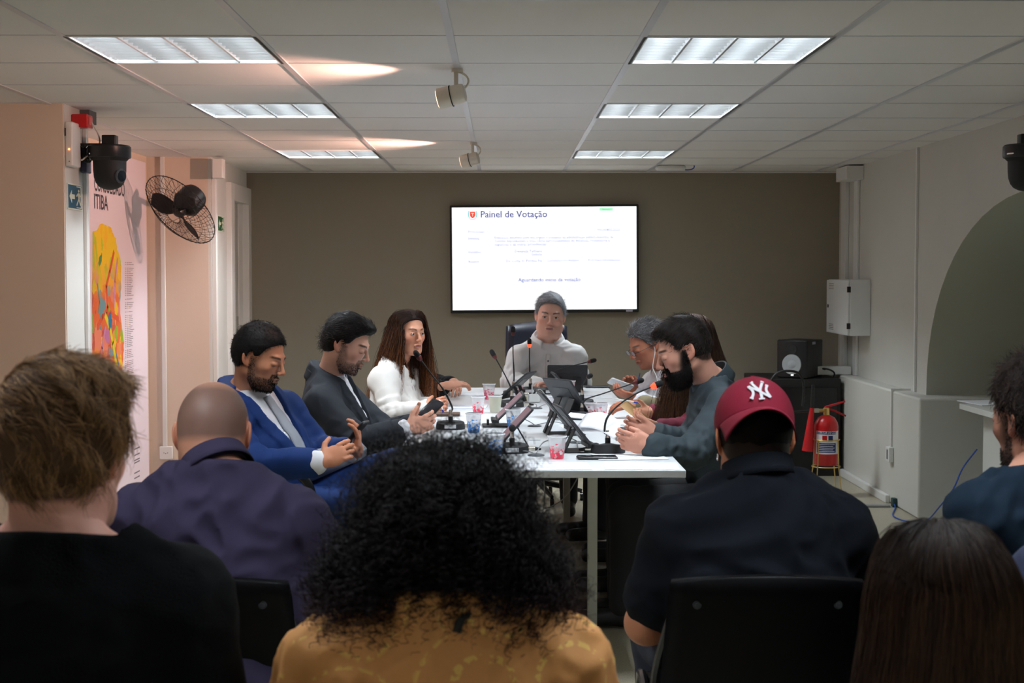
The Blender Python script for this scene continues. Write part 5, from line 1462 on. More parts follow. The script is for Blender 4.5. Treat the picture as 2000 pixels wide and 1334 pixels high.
    if coat is not None:
        # jacket worn open over the shirt, with lapels
        h0 = coat.get('button', .38)
        def cutf(f, lx, ly, lz):
            tt = np.clip((lz+f32(h0))/f32(h0), 0, 1.15); wd = f32(coat.get('v', .062))*tt**.8
            cx = f32(coat.get('cx', 0))
            e = np.abs(ly-cx)-wd
            # lapel step
            band = np.clip(1-np.abs(e-.026)/.026, 0, 1)*(lx > 0)*(lz < .0)*(tt > .02)
            f.F -= ((band > 0)*f32(.0045)).astype(f32)*np.clip(tt*4, 0, 1)
            cut = np.maximum(np.maximum(e, f32(.02)-lx), -(lz+f32(h0)))
            # below the button the fronts fall apart again
            tb = np.clip((-f32(h0)-lz)/.25, 0, 1); e2 = np.abs(ly-cx)-f32(coat.get('open', .05))*tb
            cut = np.minimum(cut, np.maximum(np.maximum(e2, f32(.02)-lx), (lz+f32(h0))))
            f.cutmax((-cut).astype(f32), .003)
        inf_ = coat.get('inf', .022)
        fr0 = sleeve; 
        pr = torso+arm_pr(shR, elR, wrR, .92)+arm_pr(shL, elL, wrL, .92)+[E(pelvis-up*.02, A3((.128*dp+belly*.7, .18*b, .11)), T, .05), C(neck-up*.03, neck+up*.05-fw*.006, .060, .052, .04)]
        f = Fld(pr, coat.get('h', .0055), inf_)
        X, Y, Z = f.grids(); f.F += (wrinkle(X, Y, Z, 30, seed+3)*f32(coat.get('amp', .004))+wrinkle(X, Y, Z, 75, seed+5)*f32(.001)-folds(X, Y, Z, 42, seed+6)*f32(coat.get('amp', .004)*1.9)).astype(f32)
        armfolds(f, ((shR, elR, wrR), (shL, elL, wrL)), .005, seed)
        lx, ly, lz = f.local(neck, T)
        f.cutmax(np.minimum((lz-f32(coat.get('neckcut', .06))+f32(.6)*lx).astype(f32), (f32(.11)-np.sqrt(lx**2+ly**2)).astype(f32))+np.zeros_like(f.F), .006)
        cutf(f, lx, ly, lz)
        P['jacket'] = child(coat.get('name', 'jacket'), *f.mesh(), coat['m'])
    if bottom is not None:
        f = Fld(legs+[E(pelvis+up*.0, A3((.12*dp, .17*b, .12)), T, .06)], .011, .012)
        X, Y, Z = f.grids(); f.F += (wrinkle(X, Y, Z, 34, seed+11)*f32(.003)-folds(X, Y, Z, 36, seed+2)*f32(.004)).astype(f32)
        child(bottom.get('name', 'trousers'), *f.mesh(), bottom['m'])
    if shoe is not None:
        for k_, a_ in zip(knees, ankles):
            t = unit(A3((*(fl)[:2], 0))); toe = a_+t*.17; toe[2] = a_[2]-.05
            f = Fld([C(a_-(0, 0, .04), toe, .034, .030, .02), C(a_-t*.04-A3((0, 0, .045)), toe, .03, .028, .02), C(a_, a_-A3((0, 0, .04)), .04, .036, .02)], .008)
            child('shoe', *f.mesh(), shoe)
    PEOPLE[key] = P
    return P
def collar(P, r, h, m, gap=0.35, center=None, axis=None, flare=.28, name='collar', fold=.9, rx=1.0, tilt=0., nu=33, front=1, up_=.022):
    """folded shirt collar around the neck; gap = half opening angle at the front"""
    T = P['T']; c = P['neck']+P['up']*up_+P['fw']*.006 if center is None else A3(center)
    ax = unit(P['o']+P['R'] @ A3((-.03, 0, -.09))*P['s']-P['neck'])*.6+P['up']*.6 if axis is None else A3(axis)
    F_ = frm(ax, P['sd'])
    prof = [(1.0, -.012), (1.0, h*.5), (1.02, h), (1.07, h*1.02), (1+flare*.6, h*.5), (1+flare, h*.5-fold*h)]
    def fn(u, v):
        t = gap+(2*PI-2*gap)*u; i = v*(len(prof)-1); a = int(min(i, len(prof)-2)); q = i-a
        rr = prof[a][0]*(1-q)+prof[a+1][0]*q; z = prof[a][1]*(1-q)+prof[a+1][1]*q
        fr = (math.cos(t)+1)/2
        z = z-.022*fr*front-(max(0, v-.5)*2)*.018*fr*front
        p = c+F_[:, 0]*(r*rr*rx*math.cos(t)*1.05)+F_[:, 1]*(r*rr*math.sin(t))+F_[:, 2]*z
        return tuple(p-P['base'])
    return MB().grid(fn, nu, 11).build(name, m, P['root'], solid=.003)
def hair(P, name='hair', t=.008, col=(30, 22, 18), hl=None, n=2500, L=.03, lift=.25, comb=None, rad=.0009, extra=(), top=0., S=6, grav=.1, jit=.25, seed=1, rough=.6, w=1., capmask=None,
         cutk=.006, h=.0045, wave=0., col2=None, var=.3, spec=.22, hug=.25, clump=.3, f1=95.):
    o, R, s = P['o'], P['R'], P['s']; rng = np.random.RandomState(seed)
    f = hair_cap(o, R, s, t, hl, h, extra, w, top=top, cutk=cutk)
    X, Y, Z = f.grids(); f.F += (wrinkle(X, Y, Z, 160, seed)*f32(.0016)).astype(f32)
    V, Q = f.mesh()
    def cw(p):
        l = ((p-o) @ R)/s; c = comb(l) if comb is not None else np.stack([-.2*np.ones(len(l)), np.sign(l[:, 1])*.2, -.8*np.ones(len(l))], 1)
        return c @ R.T
    Pp, N = sample_surface(V, Q, n, rng, None)
    l = ((Pp-o) @ R)/s; keep = l[:, 2] > hlz(l[:, 0], hl)+.002
    Pp, N, l = Pp[keep], N[keep], l[keep]
    def cwt(p):
        c = cw(p); q = (p-(o+R @ (A3((-.014, 0, .03))*s))); q /= np.linalg.norm(q, axis=1)[:, None]+1e-9
        c = c-q*((c*q).sum(1))[:, None]*.85-q*hug
        if clump: c = c+clump*np.stack([np.sin(p[:, 1]*f1+p[:, 2]*f1*.7+seed), np.sin(p[:, 0]*f1+p[:, 2]*f1*.9+1.7*seed), np.sin(p[:, 0]*f1*.8+p[:, 1]*f1+.6*seed)], 1)
        return c
    ce = o+R @ (A3((-.014, 0, .034+top/2))*s); coll = [(ce, A3((.096+t, (.077+t)*w, .086+t+top/2))*s*.985, R)]
    G = grow(Pp-N*.003, N, cwt, L, S, lift, grav, rng, jit, coll, wave=wave)
    V2, Q2 = strands(G, rad)
    c1 = lin(*col); c2 = lin(*(col2 or [min(255, int(c*1.8)+6) for c in col]))
    rv = rng.rand(len(G))**2; cs = c1*(1-rv[:, None])+c2*rv[:, None]
    cols = np.concatenate([np.tile(c1*.8, (len(V), 1)), np.repeat(cs, S*3, 0)])
    VV, QQ = join_parts([(V, Q), (V2, Q2)])
    return P['child'](name, VV, QQ, vcmat('hair_%s' % name if False else 'hair_fibre', rough, spec), cols)
def beard(P, col=(25, 20, 18), n=2500, L=.012, seed=2, full=True, t=.0, down=1., ext=()):
    o, R, s = P['o'], P['R'], P['s']; rng = np.random.RandomState(seed); V, Q = P['Vh'], P['Qh']
    def mask(c):
        l = ((c-o) @ R)/s; x, y, z = l.T; ay = np.abs(y)
        m = (z < -.052+.1*np.clip(.05-x, 0, .05))*(x > -.35*(z+.09)+.004)*(z > -.13)*(x > .0)
        m = (z < -.052-.010*(ay > .03)*(x > .03))*m; m = m.astype(bool) | ((z < .01)*(z > -.06)*(ay > .045)*(x > -.002)*(x < .014+.3*(-z)))
        if full: m = m | ((np.abs(z+.050) < .0065)*(ay < .028)*(x > .07))
        m = m & ~((ay < .019)*(np.abs(z+.0665) < .0085)*(x > .07))
        return m.astype(float)+1e-12
    Pp, N = sample_surface(V, Q, n, rng, mask); keep = mask(Pp) > .5; Pp, N = Pp[keep], N[keep]
    l = ((Pp-o) @ R)/s
    def cw(p): return np.tile(R @ A3((.25, 0, -1.)), (len(p), 1))
    ll = L*(.5+1.0*np.clip((-l[:, 2]-.05)/.06, 0, 1.4))
    G = grow(Pp, N, cw, 1., 5, .9, .2, rng, .25) if False else None
    out = np.zeros((len(Pp), 5, 3)); p = Pp.copy(); out[:, 0] = p; j = rng.normal(size=Pp.shape)*.2
    for k in range(1, 5):
        v = N*.8*down+(R @ A3((.2, 0, -1.)))[None]*.8+j; v /= np.linalg.norm(v, axis=1)[:, None]; p = p+v*(ll*(.7+.6*rng.rand(len(p))))[:, None]/4; out[:, k] = p
    V2, Q2 = strands(out, .0009)
    rv = rng.rand(len(out))**2; cs = lin(*col)*(1-rv[:, None])+lin(*[c*1.6+8 for c in col])*rv[:, None]
    parts = [(V2, Q2)]; cols = [np.repeat(cs, 15, 0)]
    if ext:
        f = Fld([E(o+R @ (A3(c)*s), A3(r)*s, R, .012) for c, r in ext], .004)
        for q in [C(o+R @ A3((.101, -.017, -.066))*s, o+R @ A3((.101, .017, -.066))*s, .006*s, None, .004)]: f.apply(q, 0, -1)
        X, Y, Z = f.grids(); f.F += (wrinkle(X, Y, Z, 300, 3)*f32(.0015)).astype(f32)
        v, q = f.mesh(); parts.append((v, q)); cols.append(np.tile(lin(*col)*.8, (len(v), 1)))
        Ps, Ns = sample_surface(v, q, 1500, rng); out = np.zeros((1500, 4, 3)); p = Ps.copy(); out[:, 0] = p
        for k in range(1, 4): p = p+(Ns*.5+(R @ A3((.1, 0, -1.)))[None]*.9+rng.normal(size=p.shape)*.15)*.004; out[:, k] = p
        v, q = strands(out, .0008); parts.append((v, q)); cols.append(np.tile(lin(*col)*1.2, (len(v), 1)))
    VV, QQ = join_parts(parts)
    return P['child']('beard', VV, QQ, vcmat('hair_fibre'), np.concatenate(cols))

from mathutils.bvhtree import BVHTree
def surf_at(P, obj, h, y):
    """point on the front of garment obj, h below the neck, y to the side"""
    if 'bvh' not in P: P['bvh'] = {}
    if obj.name not in P['bvh']:
        P['bvh'][obj.name] = BVHTree.FromPolygons([v.co+Vector(P['base']) for v in obj.data.vertices], [tuple(p.vertices) for p in obj.data.polygons])
    a = P['neck']-P['up']*h+P['sd']*y+P['fw']*.6
    hit = P['bvh'][obj.name].ray_cast(Vector(a), Vector(-P['fw']))
    return (Vector(hit[0]) if hit[0] is not None else Vector(a-P['fw']*.5))-Vector(P['base'])
def front_strip(P, obj, h0, h1, w0, w1, m, name, off=.004, y=0., n=14, solid=.003):
    fw = Vector(P['fw'])
    def fn(u, v):
        ww = w0+(w1-w0)*v; return tuple(surf_at(P, obj, h0+(h1-h0)*v, y+(u-.5)*ww)+fw*(off+.002*math.sin(PI*u)))
    return MB().grid(fn, 5, n).build(name, m, P['root'], solid=solid)
def long_hair(P, name='hair', n=3500, L=.38, S=26, col=(40, 26, 20), col2=(110, 70, 40), rad=.001, seed=3, part=.0, wave=.004, wf=25, extra_coll=(), cap_t=.012, hl=None, lift=.25, jit=.08, spread=.25,
              rough=.4, back=0., curl=0, cf=60, capcol=None, grav=.0, spec=.4, tipw=.3, mask=None, front=.3, w=1., guard=False, radial=False):
    o, R, s = P['o'], P['R'], P['s']; rng = np.random.RandomState(seed)
    f = hair_cap(o, R, s, cap_t, hl, .005, (), w)
    V, Q = f.mesh(); Pp, N = sample_surface(V, Q, n, rng, mask and (lambda c: mask(((c-o) @ R)/s)))
    sk = (o+R @ A3((-.014, 0, .034))*s, A3((.096+cap_t, .077+cap_t, .086+cap_t))*s*1.045, R)
    sk2 = (o+R @ A3((-.012, 0, -.02))*s, A3((.085+cap_t, .074+cap_t, .10))*s, R)
    nk = (P['neck']+P['up']*.02, A3((.062, .062, .10)), P['T'])
    ch = (P['neck']-P['up']*.17, A3((.115*P['b'], .18*P['b'], .17)), P['T'])
    coll = [sk, sk2, nk, ch]+([(o+R @ A3((.055, 0, -.035))*s, A3((.085, .082, .125))*s, R)] if guard else [])+[(A3(c), A3(r), P['T']) for c, r in extra_coll]
    side = R[:, 1]; fwd = R[:, 0]
    Rh = R
    def comb(p):
        l = ((p-o) @ Rh)/s; c = np.zeros_like(p); sg = np.sign(l[:, 1]-part)
        topf = (np.clip((l[:, 2]-.02)/.09, 0, 1)*np.clip((.088-np.abs(l[:, 1]))/.04, 0, 1)*np.clip((l[:, 0]+.12)/.05, 0, 1))[:, None]
        if radial:
            rr_ = np.stack([l[:, 0]+.0, l[:, 1]], 1); rr_ /= np.linalg.norm(rr_, axis=1)[:, None]+.02; rn = np.sqrt((l[:, 0]/.105)**2+(l[:, 1]/.085)**2)[:, None]; c += (fwd[None]*rr_[:, :1]+side[None]*rr_[:, 1:])*topf*np.clip(1.25-rn, 0, 1)-np.array([0, 0, 1.])*np.clip(rn, 0, 1.2)**2*1.4
        else: c += (side[None]*(sg*1.0)[:, None]-fwd[None]*front)*topf
        c += np.array([0, 0, -1.])*(1.05-topf)*1.4
        out = p-o; out[:, 2] = 0; out /= np.linalg.norm(out, axis=1)[:, None]+1e-9
        c += out*spread*np.clip((-l[:, 2]+.06)/.2, 0, 1)[:, None]
        c -= fwd[None]*back*np.clip(-l[:, 2]/.1+.4, 0, 1)[:, None]
        return c
    G = grow(Pp-N*.003, N, comb, L, S, lift, grav, rng, jit, coll, wave=wave, wfreq=wf, curl=curl, cfreq=cf)
    lg = ((G-o) @ R)/s; e_ = np.sqrt(((lg[..., 0]+.014)/(.096+cap_t))**2+(lg[..., 1]/(.077+cap_t))**2+((lg[..., 2]-.034)/(.086+cap_t))**2)
    G = G[~((e_ > 1.22)*(lg[..., 2] > .02)).any(1)]
    if guard:
        lg = ((G-o) @ R)/s; bad = ((lg[..., 0] > .040)*(np.abs(lg[..., 1]) < .074)*(lg[..., 2] < .058)*(lg[..., 2] > -.16)).any(1); G = G[~bad]
    V2, Q2 = strands(G, rad, tipw)
    rv = rng.rand(len(G))**1.6; c1, c2 = lin(*col), lin(*col2)
    # lighter lengths and tips, dark roots
    tt = np.linspace(0, 1, S)**1.2
    w_ = (rv[:, None]*tt[None])[..., None]
    cs = c1*(1-w_)+c2*w_
    cols = np.concatenate([np.tile(lin(*(capcol or col)), (len(V), 1)), np.repeat(cs.reshape(-1, 3), 3, 0)])
    VV, QQ = join_parts([(V, Q), (V2, Q2)])
    return P['child'](name, VV, QQ, vcmat('hair_fibre', rough, spec), cols), G
G_T = 'councillors seated at the meeting table'; G_A = 'audience seen from behind'
M_navy = mat('suit_blue', s2l(14, 44, 98), .75, bump=.25, bscale=900, spec=.25)
M_suit = mat('suit_charcoal', s2l(42, 46, 53), .8, bump=.3, bscale=900, spec=.25)
M_shirtw = mat('shirt_white', s2l(222, 222, 228), .7, bump=.08, bscale=500)
M_shirtp = mat('shirt_pale', s2l(205, 205, 205), .75, bump=.08, bscale=500)
M_blazerw = mat('blazer_white', s2l(226, 222, 218), .75, bump=.1, bscale=700)
M_blackcloth = mat('black_cloth', (.004, .004, .006), .85, bump=.2, bscale=700, spec=.2)
M_slate = mat('shirt_slate', s2l(50, 60, 66), .75, bump=.2, bscale=600, spec=.3)
M_burg = mat('blouse_burgundy', s2l(110, 22, 48), .8)
M_olive = mat('jacket_olive', s2l(112, 102, 78), .85, bump=.2, bscale=700)
M_purple = mat('polo_purple', s2l(48, 42, 64), .85, bump=.3, bscale=900, spec=.2)
M_polob = mat('polo_black', (.0035, .005, .009), .9, bump=.3, bscale=900, spec=.2)
M_teal = mat('shirt_dark_teal', s2l(14, 30, 44), .85, bump=.2, bscale=800, spec=.2)
M_denim = mat('denim', s2l(28, 36, 56), .85, bump=.3, bscale=700)
M_trous = mat('trousers_dark', (.010, .011, .014), .85)
M_knit = mat('sweater_black', (.003, .0035, .0045), .95, bump=.5, bscale=420, spec=.15)
def jp(x, y, d): return tuple(at(x, y, d))
back_swept = lambda l: np.stack([-.9*np.ones(len(l)), l[:, 1]*2, -.3-4*np.clip(.06-l[:, 2], 0, 1)], 1)
fwd_swept = lambda l: np.stack([.9*np.ones(len(l)), l[:, 1]*3, -.2-6*np.clip(.05-l[:, 2], 0, 1)], 1)
down = lambda l: np.stack([-.25*np.ones(len(l)), l[:, 1]*1.5, -1.*np.ones(len(l))], 1)
# --- man in the blue suit
P = person('blue', 'seated man in a bright blue suit with a grey tie, looking down at his phone', (jp(508, 697, 5.72), -18, 18, 0, .98),
    jp(478, 772, 5.78), jp(436, 818, 5.60), jp(552, 802, 5.94), jp(560, 985, 5.80), jp(492, 908, 5.50), jp(628, 903, 5.40), jp(625, 885, 5.92), jp(697, 884, 5.62),
    knees=[jp(735, 1000, 5.45), jp(770, 915, 5.55)], ankles=[jp(745, 1205, 5.5), jp(860, 1120, 5.6)],
    handR=dict(d=(.86, .3, .42), n=(-.25, .75, -.3), t=(-.3, .3, .8), curl=(.45, .5, .55, .6), s=.98), handL=dict(d=(.1, -.35, .9), n=(-.95, -.1, .25), t=(-.1, -.9, -.3), curl=(.4, .42, .45, .5), s=.95),
    skin=(192, 134, 104), hd=dict(brow=(25, 20, 18), stubble=((84, 58, 46), .6, 1), scalp=((20, 18, 18), .95), lids='closed', lips=(142, 96, 82)),
    top=dict(name='shirt', m=M_shirtw, neckcut=.035), coat=dict(m=M_navy, v=.085, button=.36, open=.08), bottom=dict(m=M_navy), shoe=M_black, bulk=1.03, belly=.015, group=G_T, seed=4)
collar(P, .071, .036, M_shirtw, gap=.3, flare=.25)
collar(P, .086, .028, M_navy, gap=.9, flare=.2, name='jacket_collar')
front_strip(P, P['garments'][0], .03, .40, .045, .08, mat('tie_grey', s2l(150, 155, 165), .5), 'necktie', off=.006)
hair(P, col=(14, 13, 14), t=.011, n=6500, L=.014, lift=.7, comb=fwd_swept, jit=.45, top=.010, seed=5, rad=.0008)
beard(P, col=(24, 19, 18), n=2200, L=.006)
# --- man in the charcoal suit
P = person('grey', 'man with thick dark hair in a charcoal suit holding a phone', (jp(678, 672, 6.60), -12, 22, 0, 1.0),
    jp(640, 742, 6.66), jp(628, 790, 6.46), jp(668, 775, 6.86), jp(665, 925, 6.7), jp(702, 866, 6.34), jp(796, 838, 6.26), jp(755, 850, 6.8), jp(806, 832, 6.5),
    handR=dict(d=(.9, .25, .28), n=(.0, .8, .1), t=(-.2, .1, .9), curl=(.5, .55, .6, .65)), handL=dict(d=(.8, -.3, .4), n=(-.2, -.6, .3), t=(-.4, -.2, .9), curl=(.5, .55, .6, .65)),
    skin=(210, 160, 138), hd=dict(brow=(25, 20, 18), stubble=((70, 55, 48), .6, 1), scalp=((20, 16, 15), .95), lids='closed'),
    top=dict(name='shirt', m=M_shirtw, neckcut=.035), coat=dict(m=M_suit, v=.06, button=.3, open=.05), bottom=dict(m=M_suit), shoe=M_black, bulk=1.05, belly=.02, group=G_T, seed=9)
collar(P, .071, .038, M_shirtw, gap=.3, flare=.25)
collar(P, .086, .03, M_suit, gap=.9, flare=.2, name='jacket_collar')
hair(P, col=(18, 14, 14), col2=(62, 54, 54), t=.012, n=7500, L=.034, lift=.2, comb=back_swept, jit=.2, top=.012, hug=.35, clump=.2, seed=6, wave=.006, rad=.0009,
     extra=[((.06, .01, .108), (.042, .05, .024), (0, .3, 0)), ((-.078, 0, -.02), (.03, .055, .045), None)])
beard(P, col=(40, 30, 26), n=1400, L=.004)
# --- woman in white
P = person('white', 'woman with long brown hair in a white blazer, turned towards the camera with a pen', (jp(799, 650, 7.5), -54, 2, 0, .93),
    jp(776, 712, 7.54), jp(748, 742, 7.36), jp(812, 738, 7.70), jp(768, 880, 7.52), jp(764, 812, 7.25), jp(832, 800, 7.18), jp(824, 796, 7.62), jp(842, 797, 7.42),
    handR=dict(d=(.8, .2, .35), n=(.1, .7, -.4), t=(-.3, .4, .8), curl=(.5, .6, .7, .7), s=.88), handL=dict(d=(.5, -.5, .1), n=(-.2, -.4, -.6), t=(.4, .2, .7), curl=(.7, .8, .8, .8), s=.88),
    skin=(206, 146, 118), fem=True, hd=dict(brow=(70, 45, 35), scalp=((40, 26, 20), .9), lips=(170, 95, 90), w=.94), sleeve='long',
    top=dict(name='blouse', m=M_blazerw, neckcut=-.02, necktilt=.6), coat=dict(m=M_blazerw, v=.05, button=.3, open=.04, neckcut=.03, inf=.018), bottom=dict(m=M_trous), shoe=M_black, bulk=.88, arm=.9, group=G_T, seed=12)
long_hair(P, n=6500, L=.36, col=(34, 22, 18), col2=(190, 116, 62), part=-.01, seed=4, spread=.12, jit=.06, wave=.006, rad=.0011, cap_t=.011, front=.9, back=.25, guard=True)
for sg in (-1,):
    c = P['o']+P['R'] @ A3((-.004, sg*.080, -.042))*.93
    MB().sph(tuple(c-P['base']), .0055, 12, 8).build('earring', mat('pearl', (.85, .82, .78), .2), P['root'])
# --- person hidden behind her, folded arms in black
P = person('hidden', 'person in black with folded hands, hidden behind the woman in white', (jp(786, 664, 8.3), -5, 8, 0, .88),
    jp(797, 708, 8.3), jp(800, 732, 8.12), jp(808, 724, 8.48), jp(790, 870, 8.3), jp(846, 762, 8.02), jp(872, 754, 7.98), jp(858, 752, 8.5), jp(888, 749, 8.3),
    handR=dict(d=(.75, .45, .1), n=(.1, .3, -.9), t=(-.4, .6, .2), curl=(.3, .35, .4, .45), s=1.0, len=.4), handL=dict(d=(.1, -.95, -.1), n=(-.3, 0, -.9), t=(-.8, 0, .2), curl=(.5, .55, .6, .6), s=1.0),
    skin=(196, 146, 122), hd=dict(brow=(35, 25, 20), scalp=((20, 16, 15), .95)), top=dict(name='jacket', m=M_blackcloth, neckcut=.02), bottom=dict(m=M_trous), shoe=M_black, bulk=.9, arm=.88, group=G_T, seed=14, sleeve='roll')
hair(P, col=(18, 14, 13), t=.009, n=2500, L=.04, comb=down, seed=8)
# --- chairman
P = person('chair', 'grey haired man in a pale shirt facing the camera under the television', (jp(1075, 617, 9.02), -92, 4, -4, 1.03),
    jp(1070, 668, 9.10), jp(1016, 698, 9.03), jp(1122, 698, 9.03), jp(1066, 840, 9.2), jp(996, 748, 8.98), jp(1052, 752, 8.76), jp(1134, 752, 8.98), jp(1082, 753, 8.78),
    knees=[(at(1030, 800, 8.8).x, 8.75, .5), (at(1110, 800, 8.8).x, 8.75, .5)],
    handR=dict(d=(.8, -.1, .0), n=(0, .2, -.9), t=(0, .9, .2), curl=(.5, .5, .5, .5)), handL=dict(d=(-.75, -.3, .15), n=(0, -.2, -.9), t=(0, .9, .2), curl=(.4, .45, .5, .5)),
    skin=(214, 166, 148), hd=dict(brow=(80, 72, 68), fat=.012, scalp=((120, 120, 124), .7), neck_r=.066, lips=(178, 122, 114), w=1.05),
    top=dict(name='shirt', m=M_shirtp, neckcut=.03), bottom=dict(m=M_trous), shoe=M_black, bulk=1.2, belly=.06, arm=1.12, group=G_T, seed=21, wr_amp=.0055)
collar(P, .083, .036, M_shirtp, gap=.42, flare=.38)
front_strip(P, P['garments'][0], .05, .42, .028, .028, M_shirtp, 'placket', off=.003)
for h_ in (.09, .19, .29): c = surf_at(P, P['garments'][0], h_, 0)+Vector(P['fw'])*.007; MB().sph(c, .0055, 10, 6).build('button', mat('button_dark', (.05, .05, .06), .3) if h_ < .1 else M_shirtw, P['root'])
hair(P, col=(128, 130, 136), col2=(205, 207, 212), t=.011, n=5500, L=.03, lift=.4, comb=lambda l: np.stack([-.3*np.ones(len(l)), -.9*np.clip((l[:, 2]-.03)/.06, 0, 1)+l[:, 1]*2, -.3-6*np.clip(.06-l[:, 2], 0, 1)], 1), jit=.25, top=.010, seed=10, rad=.001,
     hl=([-.13, -.08, -.05, -.025, -.012, .0, .012, .03, .045, .06, .08, .1], [-.072, -.070, -.060, -.035, .012, .026, .006, .022, .064, .084, .100, .106]), spec=.3)
# --- grey haired man with earphone
P = person('ear', 'grey haired man in glasses and white shirt with a wired earphone', (jp(1264, 672, 7.9), 200, 24, 0, .97),
    jp(1304, 724, 7.98), jp(1276, 752, 8.16), jp(1322, 756, 7.78), jp(1318, 880, 8.0), jp(1246, 792, 8.12), jp(1240, 768, 7.98), jp(1312, 812, 7.68), jp(1246, 778, 7.62),
    handR=dict(d=(-.35, -.3, .75), n=(.3, -.6, -.3), t=(-.6, -.5, .2), curl=(.5, .6, .8, .8), s=.95), handL=dict(d=(-.9, .1, .25), n=(.1, .5, .8), t=(-.2, .8, -.5), curl=(.4, .45, .5, .5), s=.95),
    skin=(168, 108, 84), hd=dict(brow=(70, 62, 58), scalp=((110, 108, 108), .6), lids='closed', fat=.008), top=dict(name='shirt', m=M_shirtw, neckcut=.03), bottom=dict(m=M_trous), shoe=M_black, bulk=1.05, belly=.03, group=G_T, seed=31, wr_amp=.005)
collar(P, .074, .036, M_shirtw, gap=.35, flare=.3)
hair(P, col=(84, 82, 84), col2=(200, 200, 204), t=.012, n=4500, L=.035, lift=.6, comb=back_swept, jit=.35, top=.012, seed=11, rad=.001, spec=.3)
def glasses(P, m):
    R, o, s = P['R'], P['o'], P['s']; L = lambda x, y, z: Vector(o+R @ (A3((x, y, z))*s)-P['base'])
    f = MB()
    for sg in (1, -1):
        f.tube([L(.112, sg*.033+.024*math.cos(t), -.006+.015*math.sin(t)) for t in [k*2*PI/20 for k in range(20)]], .0014, 6, closed=True)
        f.tube([L(.112, sg*.057, -.004), L(.09, sg*.070, -.003), L(.0, sg*.083, .0), L(-.02, sg*.083, -.01)], .0016, 6)
    f.tube([L(.112, -.010, -.003), L(.116, 0, 0), L(.112, .010, -.003)], .0014, 6)
    g = f.build('glasses', m, P['root'])
    q = MB()
    for sg in (1, -1): q.add([L(.112, sg*.033+.023*math.cos(t), -.006+.014*math.sin(t)) for t in [k*2*PI/20 for k in range(20)]], [tuple(range(20))])
    q.build('lens', mat('spectacle_lens', (.8, .88, 1), .05, alpha=.35), g)
glasses(P, M_black)
eL = Vector(P['o']+P['R'] @ A3((.002, .082, -.01))*P['s']-P['base'])
q = Vector(P['base'])
MB().tube(smoothpath([eL, eL+Vector((.004, -.012, -.03)), jp(1277, 715, 7.72)-q if False else Vector(jp(1275, 718, 7.78))-q, Vector(jp(1282, 735, 7.72))-q, Vector(jp(1290, 770, 7.66))-q], 5), .0022, 6).build('earphone_cable', M_cable, P['root'])
# --- olive jacket
P = person('olive', 'person in an olive jacket writing, hidden behind the bearded man', (jp(1334, 672, 7.25), 185, 20, 0, .96),
    jp(1366, 726, 7.28), jp(1362, 752, 7.48), jp(1372, 758, 7.05), jp(1390, 900, 7.25), jp(1330, 800, 7.6), jp(1300, 790, 7.5), jp(1318, 816, 6.98), jp(1250, 790, 6.98),
    handL=dict(d=(-.95, .0, -.05), n=(-.1, .35, -.9), t=(-.1, .9, .3), curl=(.45, .5, .35, .3), s=1.02, thumb=(.8, .5, .5)),
    skin=(172, 112, 86), hd=dict(brow=(40, 30, 26), scalp=((50, 36, 30), .9), lids='closed'), top=dict(name='shirt', m=M_shirtw, neckcut=.03), coat=dict(m=M_olive, v=.06, button=.3, open=.05), bottom=dict(m=M_trous), shoe=M_black, bulk=.98, group=G_T, seed=41)
hair(P, col=(46, 32, 26), t=.012, n=2500, L=.03, comb=back_swept, seed=12, top=.006)
# --- burgundy woman
P = person('burg', 'woman in burgundy holding a gold phone, mostly hidden by the bearded man', (jp(1349, 668, 6.55), 182, 14, 0, .94),
    jp(1378, 730, 6.62), jp(1368, 758, 6.80), jp(1392, 765, 6.42), jp(1400, 900, 6.6), jp(1340, 825, 6.85), jp(1272, 806, 6.66), jp(1350, 838, 6.36), jp(1290, 836, 6.28),
    handL=dict(d=(-.9, .2, .35), n=(.15, .5, .8), t=(-.3, .8, -.3), curl=(.35, .4, .45, .5), s=.9), handR=dict(d=(-.75, -.35, -.1), n=(.3, -.6, .3), t=(-.3, -.3, .8), curl=(.6, .65, .7, .7), s=.88),
    skin=(212, 156, 128), fem=True, hd=dict(brow=(60, 40, 30), scalp=((60, 40, 30), .9), lids='closed', w=.95), top=dict(name='blouse', m=M_burg, neckcut=-.01), bottom=dict(m=M_trous), shoe=M_black, bulk=.88, arm=.88, group=G_T, seed=51)
long_hair(P, n=3500, L=.46, col=(58, 38, 28), col2=(140, 98, 66), seed=7, spread=.16, jit=.06, wave=.006, rad=.0012, cap_t=.012, front=.1, back=.0)
MB().tube([tuple(Vector(P['base'])*0+Vector(jp(1293, 836, 6.28))-Vector(P['base'])+Vector((0, .031*math.cos(t), .031*math.sin(t)))) for t in [k*2*PI/18 for k in range(18)]], .0035, 6, closed=True).build('bracelet', mat('gold', (.85, .6, .2), .25, metal=1), P['root'])
